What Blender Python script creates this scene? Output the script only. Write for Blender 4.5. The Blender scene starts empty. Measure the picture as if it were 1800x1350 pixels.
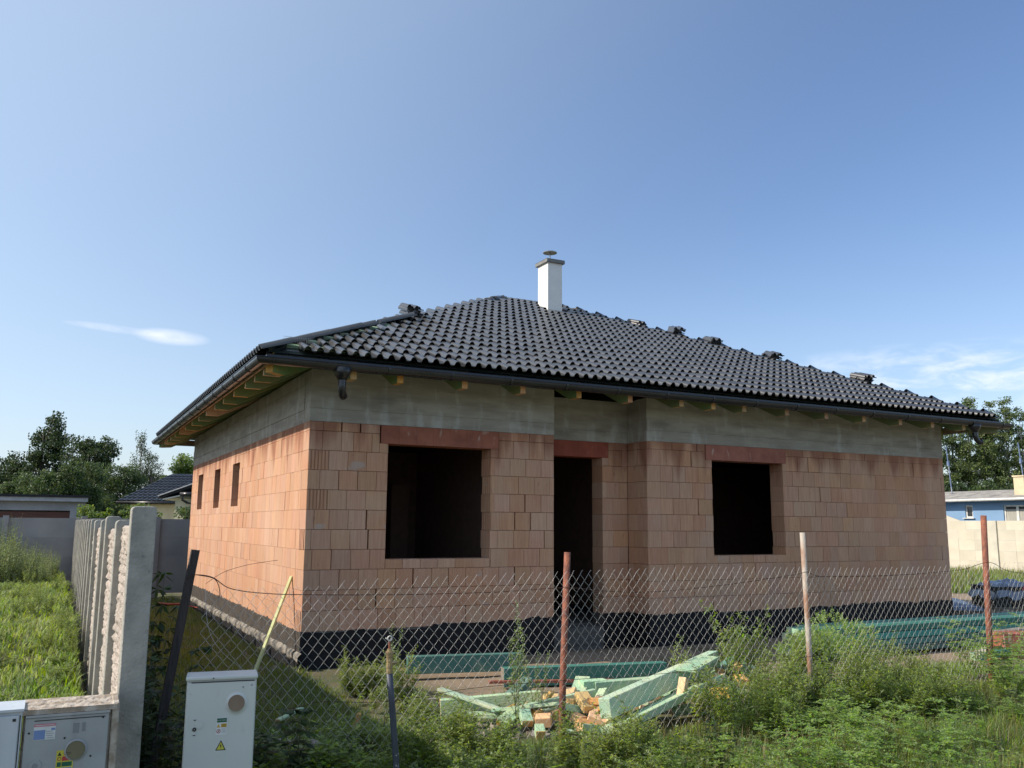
import bpy, bmesh, math, random
import numpy as np
from mathutils import Vector, Matrix, noise as mnoise

S = bpy.context.scene
C = S.collection
R = math.radians

# ---------------------------------------------------------------- camera
cam_d = bpy.data.cameras.new("camera")
cam = bpy.data.objects.new("camera", cam_d)
C.objects.link(cam)
YAW, PIT, ROLL = 0.47359, 0.15920, 0.0070
CAM = Vector((-2.8098, -11.124, 1.7437))
d = Vector((math.sin(YAW)*math.cos(PIT), math.cos(YAW)*math.cos(PIT), math.sin(PIT)))
r0 = Vector((math.cos(YAW), -math.sin(YAW), 0))
u0 = r0.cross(d)
r = r0*math.cos(ROLL) + u0*math.sin(ROLL)
u = -r0*math.sin(ROLL) + u0*math.cos(ROLL)
cam.matrix_world = Matrix(((r.x, u.x, -d.x, CAM.x), (r.y, u.y, -d.y, CAM.y), (r.z, u.z, -d.z, CAM.z), (0, 0, 0, 1)))
cam_d.sensor_width = 36
cam_d.lens = 1551.9/1800*36
cam_d.clip_end = 3000
cam_d.clip_start = 0.05
S.camera = cam

# ---------------------------------------------------------------- light
SUN = Vector((-1.31, 0.28, 1.0)).normalized()
EL = math.asin(SUN.z)
AZ = math.atan2(SUN.x, SUN.y)
sd = bpy.data.lights.new("sun", 'SUN')
sd.energy = 3.6
sd.angle = R(0.53)
sd.color = (1.0, 0.90, 0.76)
so = bpy.data.objects.new("sun", sd)
C.objects.link(so)
so.rotation_euler = SUN.to_track_quat('Z', 'Y').to_euler()
so.location = (-30, 6, 20)

W = bpy.data.worlds.new("World")
S.world = W
W.use_nodes = True
nt = W.node_tree
N, L = nt.nodes, nt.links
N.clear()
def wn(t, **k):
    n = N.new(t)
    for a, b in k.items():
        setattr(n, a, b)
    return n
out = wn('ShaderNodeOutputWorld')
bg = wn('ShaderNodeBackground')
sky = wn('ShaderNodeTexSky', sky_type='NISHITA', sun_disc=False, sun_elevation=EL, sun_rotation=AZ,
         altitude=100, air_density=1.0, dust_density=1.2, ozone_density=2.2)
tc = wn('ShaderNodeTexCoord')
sp = wn('ShaderNodeSeparateXYZ')
L.new(tc.outputs['Generated'], sp.inputs[0])
def mathn(op, a, b=None, clamp=False):
    m = wn('ShaderNodeMath', operation=op, use_clamp=clamp)
    for i, v in enumerate((a, b)):
        if v is None: continue
        if isinstance(v, (int, float)): m.inputs[i].default_value = v
        else: L.new(v, m.inputs[i])
    return m.outputs[0]
def maprange(v, a, b, c=0.0, e=1.0, smooth=True):
    m = wn('ShaderNodeMapRange', interpolation_type='SMOOTHSTEP' if smooth else 'LINEAR')
    L.new(v, m.inputs['Value'])
    m.inputs['From Min'].default_value = a; m.inputs['From Max'].default_value = b
    m.inputs['To Min'].default_value = c; m.inputs['To Max'].default_value = e
    return m.outputs['Result']
# thin fair-weather cirrus low over the horizon: streaky noise in direction space
horiz = mathn('ARCTAN2', sp.outputs['X'], sp.outputs['Y'])      # azimuth
elev = mathn('ARCSINE', sp.outputs['Z'])
cx = wn('ShaderNodeCombineXYZ')
L.new(mathn('MULTIPLY', horiz, 17.0), cx.inputs[0]); L.new(mathn('MULTIPLY', elev, 52.0), cx.inputs[1])
cn = wn('ShaderNodeTexNoise'); cn.inputs['Scale'].default_value = 1.25; cn.inputs['Detail'].default_value = 8
cn.inputs['Roughness'].default_value = 0.58; cn.inputs['Distortion'].default_value = 0.35
L.new(cx.outputs[0], cn.inputs['Vector'])
puff = maprange(cn.outputs['Fac'], 0.38, 0.72)
def blob(az, el, wa, we, tilt=0.0):
    a = mathn('SUBTRACT', horiz, az); e = mathn('SUBTRACT', elev, el)
    e = mathn('SUBTRACT', e, mathn('MULTIPLY', a, tilt))
    q = mathn('ADD', mathn('POWER', mathn('ABSOLUTE', mathn('DIVIDE', a, wa)), 2.0), mathn('POWER', mathn('ABSOLUTE', mathn('DIVIDE', e, we)), 2.0))
    return mathn('SUBTRACT', 1.0, q, clamp=True)
c1 = mathn('MULTIPLY', mathn('MULTIPLY', blob(0.93, 0.152, 0.25, 0.040), puff), 0.62)
wisp = maprange(cn.outputs['Fac'], 0.22, 0.62)
wisp2 = maprange(cn.outputs['Fac'], 0.20, 0.62, 0.45, 1.0)
c2 = mathn('MULTIPLY', mathn('MULTIPLY', mathn('POWER', blob(0.098, 0.1955, 0.042, 0.0095, -0.03), 1.3), wisp2), 0.68)
c3 = mathn('MULTIPLY', mathn('MULTIPLY', blob(0.045, 0.199, 0.055, 0.0045, -0.05), wisp), 0.35)
cl = mathn('ADD', mathn('ADD', c1, c2), c3, clamp=True)
# aerosol whitening that thickens towards the horizon and the sun's side
dt = wn('ShaderNodeVectorMath', operation='DOT_PRODUCT'); L.new(tc.outputs['Generated'], dt.inputs[0]); dt.inputs[1].default_value = tuple(SUN)
aur = mathn('MULTIPLY', maprange(dt.outputs['Value'], -0.25, 0.80, 0.0, 1.0), 0.62)
hz = mathn('ADD', mathn('MULTIPLY', maprange(sp.outputs['Z'], -0.02, 0.34, 1.0, 0.0), 0.24), aur, clamp=True)
sat = wn('ShaderNodeHueSaturation'); sat.inputs['Saturation'].default_value = 1.10
tint = wn('ShaderNodeMixRGB', blend_type='MULTIPLY'); tint.inputs['Fac'].default_value = 1; tint.inputs['Color2'].default_value = (1.05, 0.985, 1.0, 1)
L.new(sky.outputs[0], tint.inputs['Color1']); L.new(tint.outputs[0], sat.inputs['Color'])
mixh = wn('ShaderNodeMixRGB'); mixh.inputs['Color2'].default_value = (4.0, 5.0, 6.0, 1)
L.new(sat.outputs[0], mixh.inputs['Color1']); L.new(hz, mixh.inputs['Fac'])
mixc = wn('ShaderNodeMixRGB'); mixc.inputs['Color2'].default_value = (6.2, 6.4, 7.0, 1)
L.new(mixh.outputs[0], mixc.inputs['Color1']); L.new(cl, mixc.inputs['Fac'])
L.new(mixc.outputs[0], bg.inputs['Color'])
bg.inputs['Strength'].default_value = 0.122
L.new(bg.outputs[0], out.inputs[0])

S.view_settings.view_transform = 'Standard'
S.view_settings.look = 'None'
S.view_settings.exposure = 0.55
S.view_settings.gamma = 1
S.render.engine = 'CYCLES'

# ---------------------------------------------------------------- materials
MATS = {}
def pm(name, c1, c2=None, scale=8.0, rough=0.7, bump=0.0, bscale=None, rnd=0.0, island=False, stretch=(1, 1, 1),
       spec=0.5, metal=0.0, lo=0.35, hi=0.65, detail=6, trans=0.0, spots=None, extra=None, coat=0.0, world=False, roughvar=0.0):
    m = bpy.data.materials.new(name)
    m.use_nodes = True
    t = m.node_tree
    n, l = t.nodes, t.links
    b = n['Principled BSDF']
    b.inputs['Roughness'].default_value = rough
    b.inputs['Metallic'].default_value = metal
    b.inputs['Specular IOR Level'].default_value = spec
    if coat: b.inputs['Coat Weight'].default_value = coat
    if c2 is None: c2 = tuple(min(1, x*0.8) for x in c1)
    if world:
        g = n.new('ShaderNodeNewGeometry'); vec = g.outputs['Position']
    else:
        g = n.new('ShaderNodeTexCoord'); vec = g.outputs['Object']
    mp = n.new('ShaderNodeMapping'); mp.inputs['Scale'].default_value = stretch
    l.new(vec, mp.inputs['Vector'])
    if rnd or island:      # shift the pattern per piece so that pieces do not repeat
        if island:
            gi = n.new('ShaderNodeNewGeometry'); rv = gi.outputs['Random Per Island']
        else:
            oi = n.new('ShaderNodeObjectInfo'); rv = oi.outputs['Random']
        ml = n.new('ShaderNodeMath'); ml.operation = 'MULTIPLY'; ml.inputs[1].default_value = 37.0
        l.new(rv, ml.inputs[0])
        if not world: l.new(ml.outputs[0], mp.inputs['Location'])
    no = n.new('ShaderNodeTexNoise'); no.inputs['Scale'].default_value = scale; no.inputs['Detail'].default_value = detail
    l.new(mp.outputs[0], no.inputs['Vector'])
    mr = n.new('ShaderNodeMapRange'); mr.inputs['From Min'].default_value = lo; mr.inputs['From Max'].default_value = hi
    l.new(no.outputs['Fac'], mr.inputs['Value'])
    mx = n.new('ShaderNodeMixRGB'); mx.inputs['Color1'].default_value = (*c1, 1); mx.inputs['Color2'].default_value = (*c2, 1)
    l.new(mr.outputs[0], mx.inputs['Fac'])
    col = mx.outputs[0]
    if rnd:
        hs = n.new('ShaderNodeHueSaturation')
        mv = n.new('ShaderNodeMapRange'); mv.inputs['To Min'].default_value = 1-rnd; mv.inputs['To Max'].default_value = 1+rnd
        l.new(rv, mv.inputs['Value']); l.new(mv.outputs[0], hs.inputs['Value'])
        fr = n.new('ShaderNodeMath'); fr.operation = 'FRACT'
        m7 = n.new('ShaderNodeMath'); m7.operation = 'MULTIPLY'; m7.inputs[1].default_value = 7.31
        l.new(rv, m7.inputs[0]); l.new(m7.outputs[0], fr.inputs[0])
        mh = n.new('ShaderNodeMapRange'); mh.inputs['To Min'].default_value = 0.5-rnd*0.07; mh.inputs['To Max'].default_value = 0.5+rnd*0.07
        l.new(fr.outputs[0], mh.inputs['Value']); l.new(mh.outputs[0], hs.inputs['Hue'])
        f2 = n.new('ShaderNodeMath'); f2.operation = 'FRACT'
        m8 = n.new('ShaderNodeMath'); m8.operation = 'MULTIPLY'; m8.inputs[1].default_value = 13.7
        l.new(rv, m8.inputs[0]); l.new(m8.outputs[0], f2.inputs[0])
        ms = n.new('ShaderNodeMapRange'); ms.inputs['To Min'].default_value = 1-rnd*1.3; ms.inputs['To Max'].default_value = 1+rnd*0.8
        l.new(f2.outputs[0], ms.inputs['Value']); l.new(ms.outputs[0], hs.inputs['Saturation'])
        l.new(col, hs.inputs['Color']); col = hs.outputs[0]
    for sp_ in (spots or []):     # (colour, scale, lo, hi, strength, stretch)
        sc, ss, sl, sh, st, sstr = sp_
        mp2 = n.new('ShaderNodeMapping'); mp2.inputs['Scale'].default_value = sstr
        gg = n.new('ShaderNodeNewGeometry')
        l.new(gg.outputs['Position'], mp2.inputs['Vector'])
        n2 = n.new('ShaderNodeTexNoise'); n2.inputs['Scale'].default_value = ss; n2.inputs['Detail'].default_value = 5
        l.new(mp2.outputs[0], n2.inputs['Vector'])
        r2 = n.new('ShaderNodeMapRange'); r2.inputs['From Min'].default_value = sl; r2.inputs['From Max'].default_value = sh
        r2.inputs['To Max'].default_value = st
        l.new(n2.outputs['Fac'], r2.inputs['Value'])
        x2 = n.new('ShaderNodeMixRGB'); x2.inputs['Color2'].default_value = (*sc, 1)
        l.new(col, x2.inputs['Color1']); l.new(r2.outputs[0], x2.inputs['Fac']); col = x2.outputs[0]
    if extra: col = extra(n, l, col)
    l.new(col, b.inputs['Base Color'])
    if roughvar:
        rr = n.new('ShaderNodeMapRange'); rr.inputs['To Min'].default_value = max(0.05, rough-roughvar); rr.inputs['To Max'].default_value = min(1, rough+roughvar)
        l.new(no.outputs['Fac'], rr.inputs['Value']); l.new(rr.outputs[0], b.inputs['Roughness'])
    if bump:
        nb = n.new('ShaderNodeTexNoise'); nb.inputs['Scale'].default_value = bscale or scale*4; nb.inputs['Detail'].default_value = 5
        l.new(mp.outputs[0], nb.inputs['Vector'])
        bp = n.new('ShaderNodeBump'); bp.inputs['Strength'].default_value = bump; bp.inputs['Distance'].default_value = 0.02
        l.new(nb.outputs['Fac'], bp.inputs['Height']); l.new(bp.outputs[0], b.inputs['Normal'])
    if trans:      # leaf: part of the light comes through
        tr = n.new('ShaderNodeBsdfTranslucent'); ad = n.new('ShaderNodeMixShader'); ad.inputs[0].default_value = trans
        hs2 = n.new('ShaderNodeHueSaturation'); hs2.inputs['Hue'].default_value = 0.48; hs2.inputs['Value'].default_value = 1.8
        l.new(col, hs2.inputs['Color']); l.new(hs2.outputs[0], tr.inputs['Color'])
        l.new(b.outputs[0], ad.inputs[1]); l.new(tr.outputs[0], ad.inputs[2])
        l.new(ad.outputs[0], n['Material Output'].inputs['Surface'])
    MATS[name] = m
    return m

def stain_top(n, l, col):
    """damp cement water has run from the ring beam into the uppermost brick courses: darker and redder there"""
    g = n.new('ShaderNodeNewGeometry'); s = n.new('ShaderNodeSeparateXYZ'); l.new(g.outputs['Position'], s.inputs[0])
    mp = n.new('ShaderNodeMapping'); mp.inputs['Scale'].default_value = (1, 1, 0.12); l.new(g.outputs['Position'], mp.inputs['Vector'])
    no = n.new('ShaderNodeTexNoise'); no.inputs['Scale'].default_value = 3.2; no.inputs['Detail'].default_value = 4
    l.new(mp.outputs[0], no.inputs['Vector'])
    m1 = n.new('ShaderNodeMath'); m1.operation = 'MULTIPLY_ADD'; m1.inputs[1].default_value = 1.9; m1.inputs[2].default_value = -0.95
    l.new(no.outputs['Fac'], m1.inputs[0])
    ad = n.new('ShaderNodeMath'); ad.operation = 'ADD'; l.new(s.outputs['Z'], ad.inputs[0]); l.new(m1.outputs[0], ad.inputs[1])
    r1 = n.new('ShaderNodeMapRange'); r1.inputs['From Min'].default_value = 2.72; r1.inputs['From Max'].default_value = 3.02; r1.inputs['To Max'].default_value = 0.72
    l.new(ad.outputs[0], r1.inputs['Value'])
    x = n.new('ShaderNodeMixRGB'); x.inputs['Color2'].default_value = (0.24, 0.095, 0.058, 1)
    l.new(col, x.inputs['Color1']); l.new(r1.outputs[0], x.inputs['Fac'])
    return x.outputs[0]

BR = dict(c1=(0.57, 0.335, 0.215), c2=(0.49, 0.27, 0.17), scale=9, rough=0.9, bump=0.35, bscale=40, stretch=(6, 6, 0.35), extra=stain_top, spec=0.2)
pm('brick_clay', rnd=0.075, spots=[((0.56, 0.40, 0.29), 1.3, 0.52, 0.75, 0.5, (1, 1, 1)), ((0.44, 0.44, 0.42), 2.3, 0.655, 0.72, 0.45, (1, 1, 2.2)), ((0.30, 0.15, 0.09), 14, 0.66, 0.74, 0.5, (1, 1, .5))], **BR)
pm('brick_clay_joined', rnd=0.07, island=True, spots=[((0.64, 0.46, 0.34), 0.7, 0.5, 0.75, 0.45, (1, 1, .6)), ((0.44, 0.21, 0.13), 1.6, 0.55, 0.8, 0.4, (3, 3, .15))], **BR)
pm('mortar', (0.16, 0.10, 0.075), rough=0.95)
pm('lintel_clay', (0.37, 0.125, 0.08), (0.27, 0.09, 0.06), scale=5, rough=0.85, bump=0.2, rnd=0.1, spec=0.2,
   spots=[((0.55, 0.45, 0.38), 9, 0.62, 0.72, 0.7, (1, 1, .35))])
pm('ring_concrete', (0.39, 0.37, 0.315), (0.27, 0.25, 0.21), scale=2.0, rough=0.9, bump=0.5, bscale=14, stretch=(1, 1, 5), lo=0.3, hi=0.7,
   spots=[((0.50, 0.51, 0.49), 2.2, 0.55, 0.68, 0.55, (2.5, 2.5, .8)), ((0.13, 0.12, 0.10), 1.5, 0.55, 0.75, 0.5, (1, 1, 2.5))])
pm('bitumen', (0.010, 0.010, 0.012), (0.017, 0.017, 0.019), scale=6, spec=0.25, rough=0.75, bump=0.5, bscale=22)
pm('bitumen_dusty', (0.075, 0.062, 0.05), (0.035, 0.03, 0.027), scale=7, rough=0.85, bump=0.5, bscale=25)
pm('ledge_concrete', (0.27, 0.245, 0.21), (0.07, 0.065, 0.06), scale=6, rough=0.95, bump=0.8, bscale=18, lo=0.45, hi=0.6)
pm('roof_tile', (0.022, 0.022, 0.024), (0.031, 0.031, 0.034), scale=3, rough=0.40, bump=0.08, bscale=40, rnd=0.38, spec=1.0, roughvar=0.06, coat=0.35)
pm('roof_tile_joined', (0.022, 0.022, 0.024), (0.031, 0.031, 0.034), scale=3, rough=0.40, rnd=0.38, island=True, spec=1.0, coat=0.35)
pm('gutter_black', (0.012, 0.013, 0.016), (0.018, 0.019, 0.022), scale=4, rough=0.28, spec=0.6, roughvar=0.1)
pm('wood_green', (0.14, 0.24, 0.10), (0.22, 0.24, 0.09), scale=3, rough=0.75, bump=0.2, stretch=(1, 1, 1), rnd=0.15)
pm('wood_raw', (0.55, 0.33, 0.13), (0.45, 0.24, 0.09), scale=6, rough=0.7, bump=0.2, rnd=0.2)
pm('fascia_wood', (0.40, 0.29, 0.20), (0.33, 0.23, 0.16), scale=5, rough=0.75, bump=0.1)
pm('membrane', (0.016, 0.026, 0.018), (0.022, 0.032, 0.022), scale=3, rough=0.8)
pm('chimney_plaster', (0.78, 0.77, 0.74), (0.72, 0.71, 0.69), scale=4, rough=0.85, bump=0.05)
pm('chimney_cap', (0.24, 0.24, 0.23), (0.17, 0.17, 0.17), scale=9, rough=0.85, bump=0.2)
pm('steel', (0.35, 0.35, 0.36), rough=0.35, metal=0.8)
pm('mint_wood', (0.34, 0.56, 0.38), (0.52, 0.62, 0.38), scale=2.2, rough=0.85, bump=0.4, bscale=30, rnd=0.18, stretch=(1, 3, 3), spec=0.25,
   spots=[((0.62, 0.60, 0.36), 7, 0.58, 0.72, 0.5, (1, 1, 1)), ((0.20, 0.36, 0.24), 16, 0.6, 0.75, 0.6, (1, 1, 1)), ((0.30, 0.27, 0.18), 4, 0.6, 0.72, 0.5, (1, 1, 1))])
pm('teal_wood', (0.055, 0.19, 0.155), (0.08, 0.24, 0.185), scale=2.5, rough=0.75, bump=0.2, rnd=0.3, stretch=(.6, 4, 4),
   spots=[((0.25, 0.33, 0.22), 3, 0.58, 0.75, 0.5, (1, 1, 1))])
pm('cut_wood', (0.70, 0.45, 0.19), (0.58, 0.34, 0.14), scale=10, rough=0.75, bump=0.2, rnd=0.22, stretch=(1, 5, 5), spec=0.2)
pm('grey_wood', (0.30, 0.27, 0.23), (0.19, 0.16, 0.13), scale=7, rough=0.85, bump=0.4, rnd=0.15, stretch=(1, 6, 6))
pm('batten_wood', (0.58, 0.60, 0.30), (0.50, 0.50, 0.22), scale=5, rough=0.7, bump=0.1)
pm('red_strip', (0.32, 0.09, 0.05), (0.22, 0.07, 0.04), scale=6, rough=0.7)
pm('post_concrete', (0.38, 0.37, 0.33), (0.26, 0.255, 0.23), scale=7, rough=0.92, bump=0.5, bscale=60, rnd=0.06,
   spots=[((0.17, 0.16, 0.15), 26, 0.66, 0.72, 0.7, (1, 1, 1)), ((0.44, 0.43, 0.40), 2, 0.5, 0.8, 0.4, (1, 1, 1))])
pm('stone_panel', (0.45, 0.39, 0.335), (0.35, 0.30, 0.26), scale=9, rough=0.95, bump=0.7, bscale=40, rnd=0.08)
pm('grey_panel', (0.33, 0.335, 0.345), (0.25, 0.255, 0.265), scale=1.2, rough=0.9, bump=0.2, rnd=0.1)
pm('beige_panel', (0.60, 0.55, 0.45), (0.53, 0.48, 0.39), scale=1.5, rough=0.9, bump=0.15, rnd=0.05)
pm('beige_post', (0.60, 0.56, 0.47), rough=0.9, scale=2)
pm('rust_metal', (0.30, 0.105, 0.06), (0.17, 0.065, 0.045), scale=14, rough=0.8, bump=0.5, bscale=60, lo=0.4, hi=0.6)
pm('grey_paint_rust', (0.42, 0.37, 0.31), (0.29, 0.15, 0.09), scale=9, rough=0.7, bump=0.3, stretch=(1, 1, .4), lo=0.42, hi=0.62)
pm('old_dark_wood', (0.075, 0.062, 0.058), (0.045, 0.038, 0.036), scale=8, rough=0.9, bump=0.5, stretch=(5, 5, .6))
pm('blue_pipe', (0.055, 0.065, 0.095), (0.04, 0.048, 0.07), scale=5, rough=0.5, spots=[((0.5, 0.5, 0.48), 30, 0.68, 0.72, 0.8, (1, 1, 1))])
pm('old_brass', (0.46, 0.36, 0.20), (0.25, 0.18, 0.10), scale=20, rough=0.5, metal=0.6, bump=0.3)
pm('galvanised', (0.72, 0.70, 0.67), (0.56, 0.54, 0.51), scale=10, rough=0.5, metal=0.25)
pm('wire_rust', (0.10, 0.055, 0.04), rough=0.7, metal=0.3)
pm('cabinet_grey', (0.60, 0.61, 0.575), (0.55, 0.56, 0.53), scale=2, rough=0.5, coat=0.05, spots=[((0.42, 0.40, 0.34), 7, 0.60, 0.75, 0.35, (3, 3, .8)), ((0.25, 0.23, 0.2), 60, 0.72, 0.76, 0.5, (1, 1, 1))])
pm('cabinet_old', (0.40, 0.41, 0.40), (0.31, 0.32, 0.32), scale=4, rough=0.6, bump=0.1,
   spots=[((0.10, 0.10, 0.10), 22, 0.68, 0.74, 0.8, (1, 1, 1)), ((0.22, 0.22, 0.22), 2.5, 0.52, 0.75, 0.5, (4, 4, .4))])
pm('cabinet_white', (0.56, 0.59, 0.61), (0.50, 0.53, 0.56), scale=2, rough=0.4, coat=0.2, stretch=(5, 5, .3))
pm('black_plastic', (0.015, 0.016, 0.017), rough=0.5)
pm('print_black', (0.02, 0.02, 0.02), rough=0.6)
pm('print_grey', (0.25, 0.26, 0.27), rough=0.6)
pm('print_white', (0.70, 0.71, 0.70), rough=0.6)
pm('print_green', (0.01, 0.11, 0.06), rough=0.6)
pm('print_yellow', (0.62, 0.56, 0.06), rough=0.6)
pm('print_orange', (0.62, 0.38, 0.05), rough=0.6)
pm('print_red', (0.45, 0.05, 0.05), rough=0.6)
pm('print_pink', (0.55, 0.22, 0.25), rough=0.6)
pm('print_blue', (0.18, 0.27, 0.50), rough=0.6)
pm('meter_window', (0.17, 0.12, 0.09), (0.23, 0.18, 0.13), scale=4, rough=0.15, spec=0.8)
pm('meter_window_old', (0.13, 0.12, 0.07), (0.18, 0.16, 0.09), scale=9, rough=0.5)
pm('cover_stone', (0.48, 0.42, 0.35), (0.30, 0.24, 0.18), scale=12, rough=0.95, bump=0.7, bscale=40, lo=0.42, hi=0.58)
pm('garage_render', (0.42, 0.41, 0.415), rough=0.9, scale=2)
pm('garage_fascia', (0.50, 0.50, 0.52), rough=0.7)
pm('garage_door', (0.15, 0.055, 0.035), (0.11, 0.04, 0.028), scale=3, rough=0.6, stretch=(1, 1, 8))
pm('dark_roofing', (0.025, 0.025, 0.028), rough=0.8)
pm('blue_render', (0.21, 0.34, 0.52), (0.19, 0.31, 0.48), scale=1, rough=0.9)
pm('cement_roof', (0.36, 0.34, 0.30), (0.22, 0.20, 0.18), scale=2.5, rough=0.95, bump=0.4)
pm('window_frame_white', (0.74, 0.73, 0.68), rough=0.5)
pm('window_glass', (0.05, 0.055, 0.06), rough=0.08, spec=0.8)
pm('curtain', (0.42, 0.40, 0.35), (0.30, 0.29, 0.26), scale=5, rough=0.9, stretch=(6, 6, .5))
pm('cream_render', (0.66, 0.60, 0.42), rough=0.9, scale=2)
pm('cream_chimney', (0.64, 0.54, 0.36), (0.55, 0.46, 0.31), rough=0.9, scale=3)
pm('white_soffit', (0.62, 0.62, 0.60), rough=0.7)
pm('blue_pole', (0.12, 0.17, 0.30), (0.30, 0.33, 0.40), scale=3, rough=0.6, lo=0.5, hi=0.6)
pm('wrap_film', (0.20, 0.23, 0.30), (0.10, 0.12, 0.17), scale=5, rough=0.18, bump=0.9, bscale=9, spec=0.7)
pm('pallet_wood', (0.22, 0.19, 0.15), (0.14, 0.12, 0.10), scale=6, rough=0.9)
pm('red_tape', (0.5, 0.05, 0.04), rough=0.5)
pm('red_plastic', (0.42, 0.07, 0.03), rough=0.5)
pm('blue_film', (0.05, 0.14, 0.42), (0.3, 0.38, 0.55), scale=12, rough=0.3, bump=0.8)
pm('rubble', (0.30, 0.26, 0.21), (0.17, 0.15, 0.12), scale=6, rough=0.95, bump=0.5, rnd=0.3, island=True)
pm('interior_darkened', (0.13, 0.075, 0.055), rough=0.95)  # brick darkened below its own tone: indoor shade put into the colour
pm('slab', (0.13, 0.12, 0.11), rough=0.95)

def leafm(name, c1, c2, trans=0.35, rough=0.55, v=0.35):
    return pm(name, c1, c2, scale=1.3, rough=rough, rnd=v, island=True, trans=trans, spec=0.35, world=True)
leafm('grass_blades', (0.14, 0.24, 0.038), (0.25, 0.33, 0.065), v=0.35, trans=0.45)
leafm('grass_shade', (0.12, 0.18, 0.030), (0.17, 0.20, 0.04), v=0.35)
leafm('grass_dry', (0.26, 0.22, 0.09), (0.17, 0.16, 0.05), v=0.3)
leafm('feather_leaf', (0.23, 0.35, 0.075), (0.17, 0.28, 0.055), trans=0.45, v=.25)
leafm('weed_leaf', (0.17, 0.25, 0.045), (0.26, 0.33, 0.07), trans=0.42)
leafm('bush_leaf', (0.30, 0.42, 0.12), (0.24, 0.36, 0.09), trans=0.5, v=0.2)
leafm('seed_head', (0.24, 0.31, 0.12), (0.17, 0.24, 0.08), trans=0.4)
leafm('dark_leaf', (0.032, 0.062, 0.014), (0.05, 0.085, 0.018), trans=0.3)
leafm('stem_green', (0.09, 0.12, 0.04), (0.13, 0.12, 0.05), trans=0.0)
leafm('tree_dark', (0.034, 0.062, 0.020), (0.052, 0.085, 0.027), trans=0.3)
leafm('tree_mid', (0.062, 0.105, 0.030), (0.09, 0.14, 0.04), trans=0.3)
leafm('tree_bright', (0.11, 0.18, 0.028), (0.15, 0.23, 0.04), trans=0.35)
leafm('tree_birch', (0.07, 0.095, 0.04), (0.10, 0.125, 0.055), trans=0.3)
leafm('tree_poplar', (0.10, 0.15, 0.045), (0.15, 0.20, 0.07), trans=0.3)
pm('bark', (0.10, 0.085, 0.065), (0.055, 0.045, 0.035), scale=6, rough=0.95, bump=0.5)
pm('bark_pale', (0.40, 0.38, 0.34), (0.22, 0.20, 0.18), scale=6, rough=0.9, bump=0.3)

def M(n): return MATS[n]

# ---------------------------------------------------------------- object helpers
def tag(o, label=None, cat=None, group=None, kind=None):
    if label: o['label'] = label
    if cat: o['category'] = cat
    if group: o['group'] = group
    if kind: o['kind'] = kind
    return o
def empty(name, loc=(0, 0, 0), label=None, cat=None, group=None):
    o = bpy.data.objects.new(name, None)
    C.objects.link(o); o.location = loc; o.empty_display_size = 0.2
    return tag(o, label, cat, group)
def link(name, me, parent=None, loc=(0, 0, 0), rot=None):
    o = bpy.data.objects.new(name, me)
    C.objects.link(o)
    if parent is not None: o.parent = parent
    o.location = loc
    if rot is not None: o.rotation_euler = rot
    return o
def wpos(o):
    p = Vector(o.location)
    while o.parent is not None:
        o = o.parent; p += o.location
    return p

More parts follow.
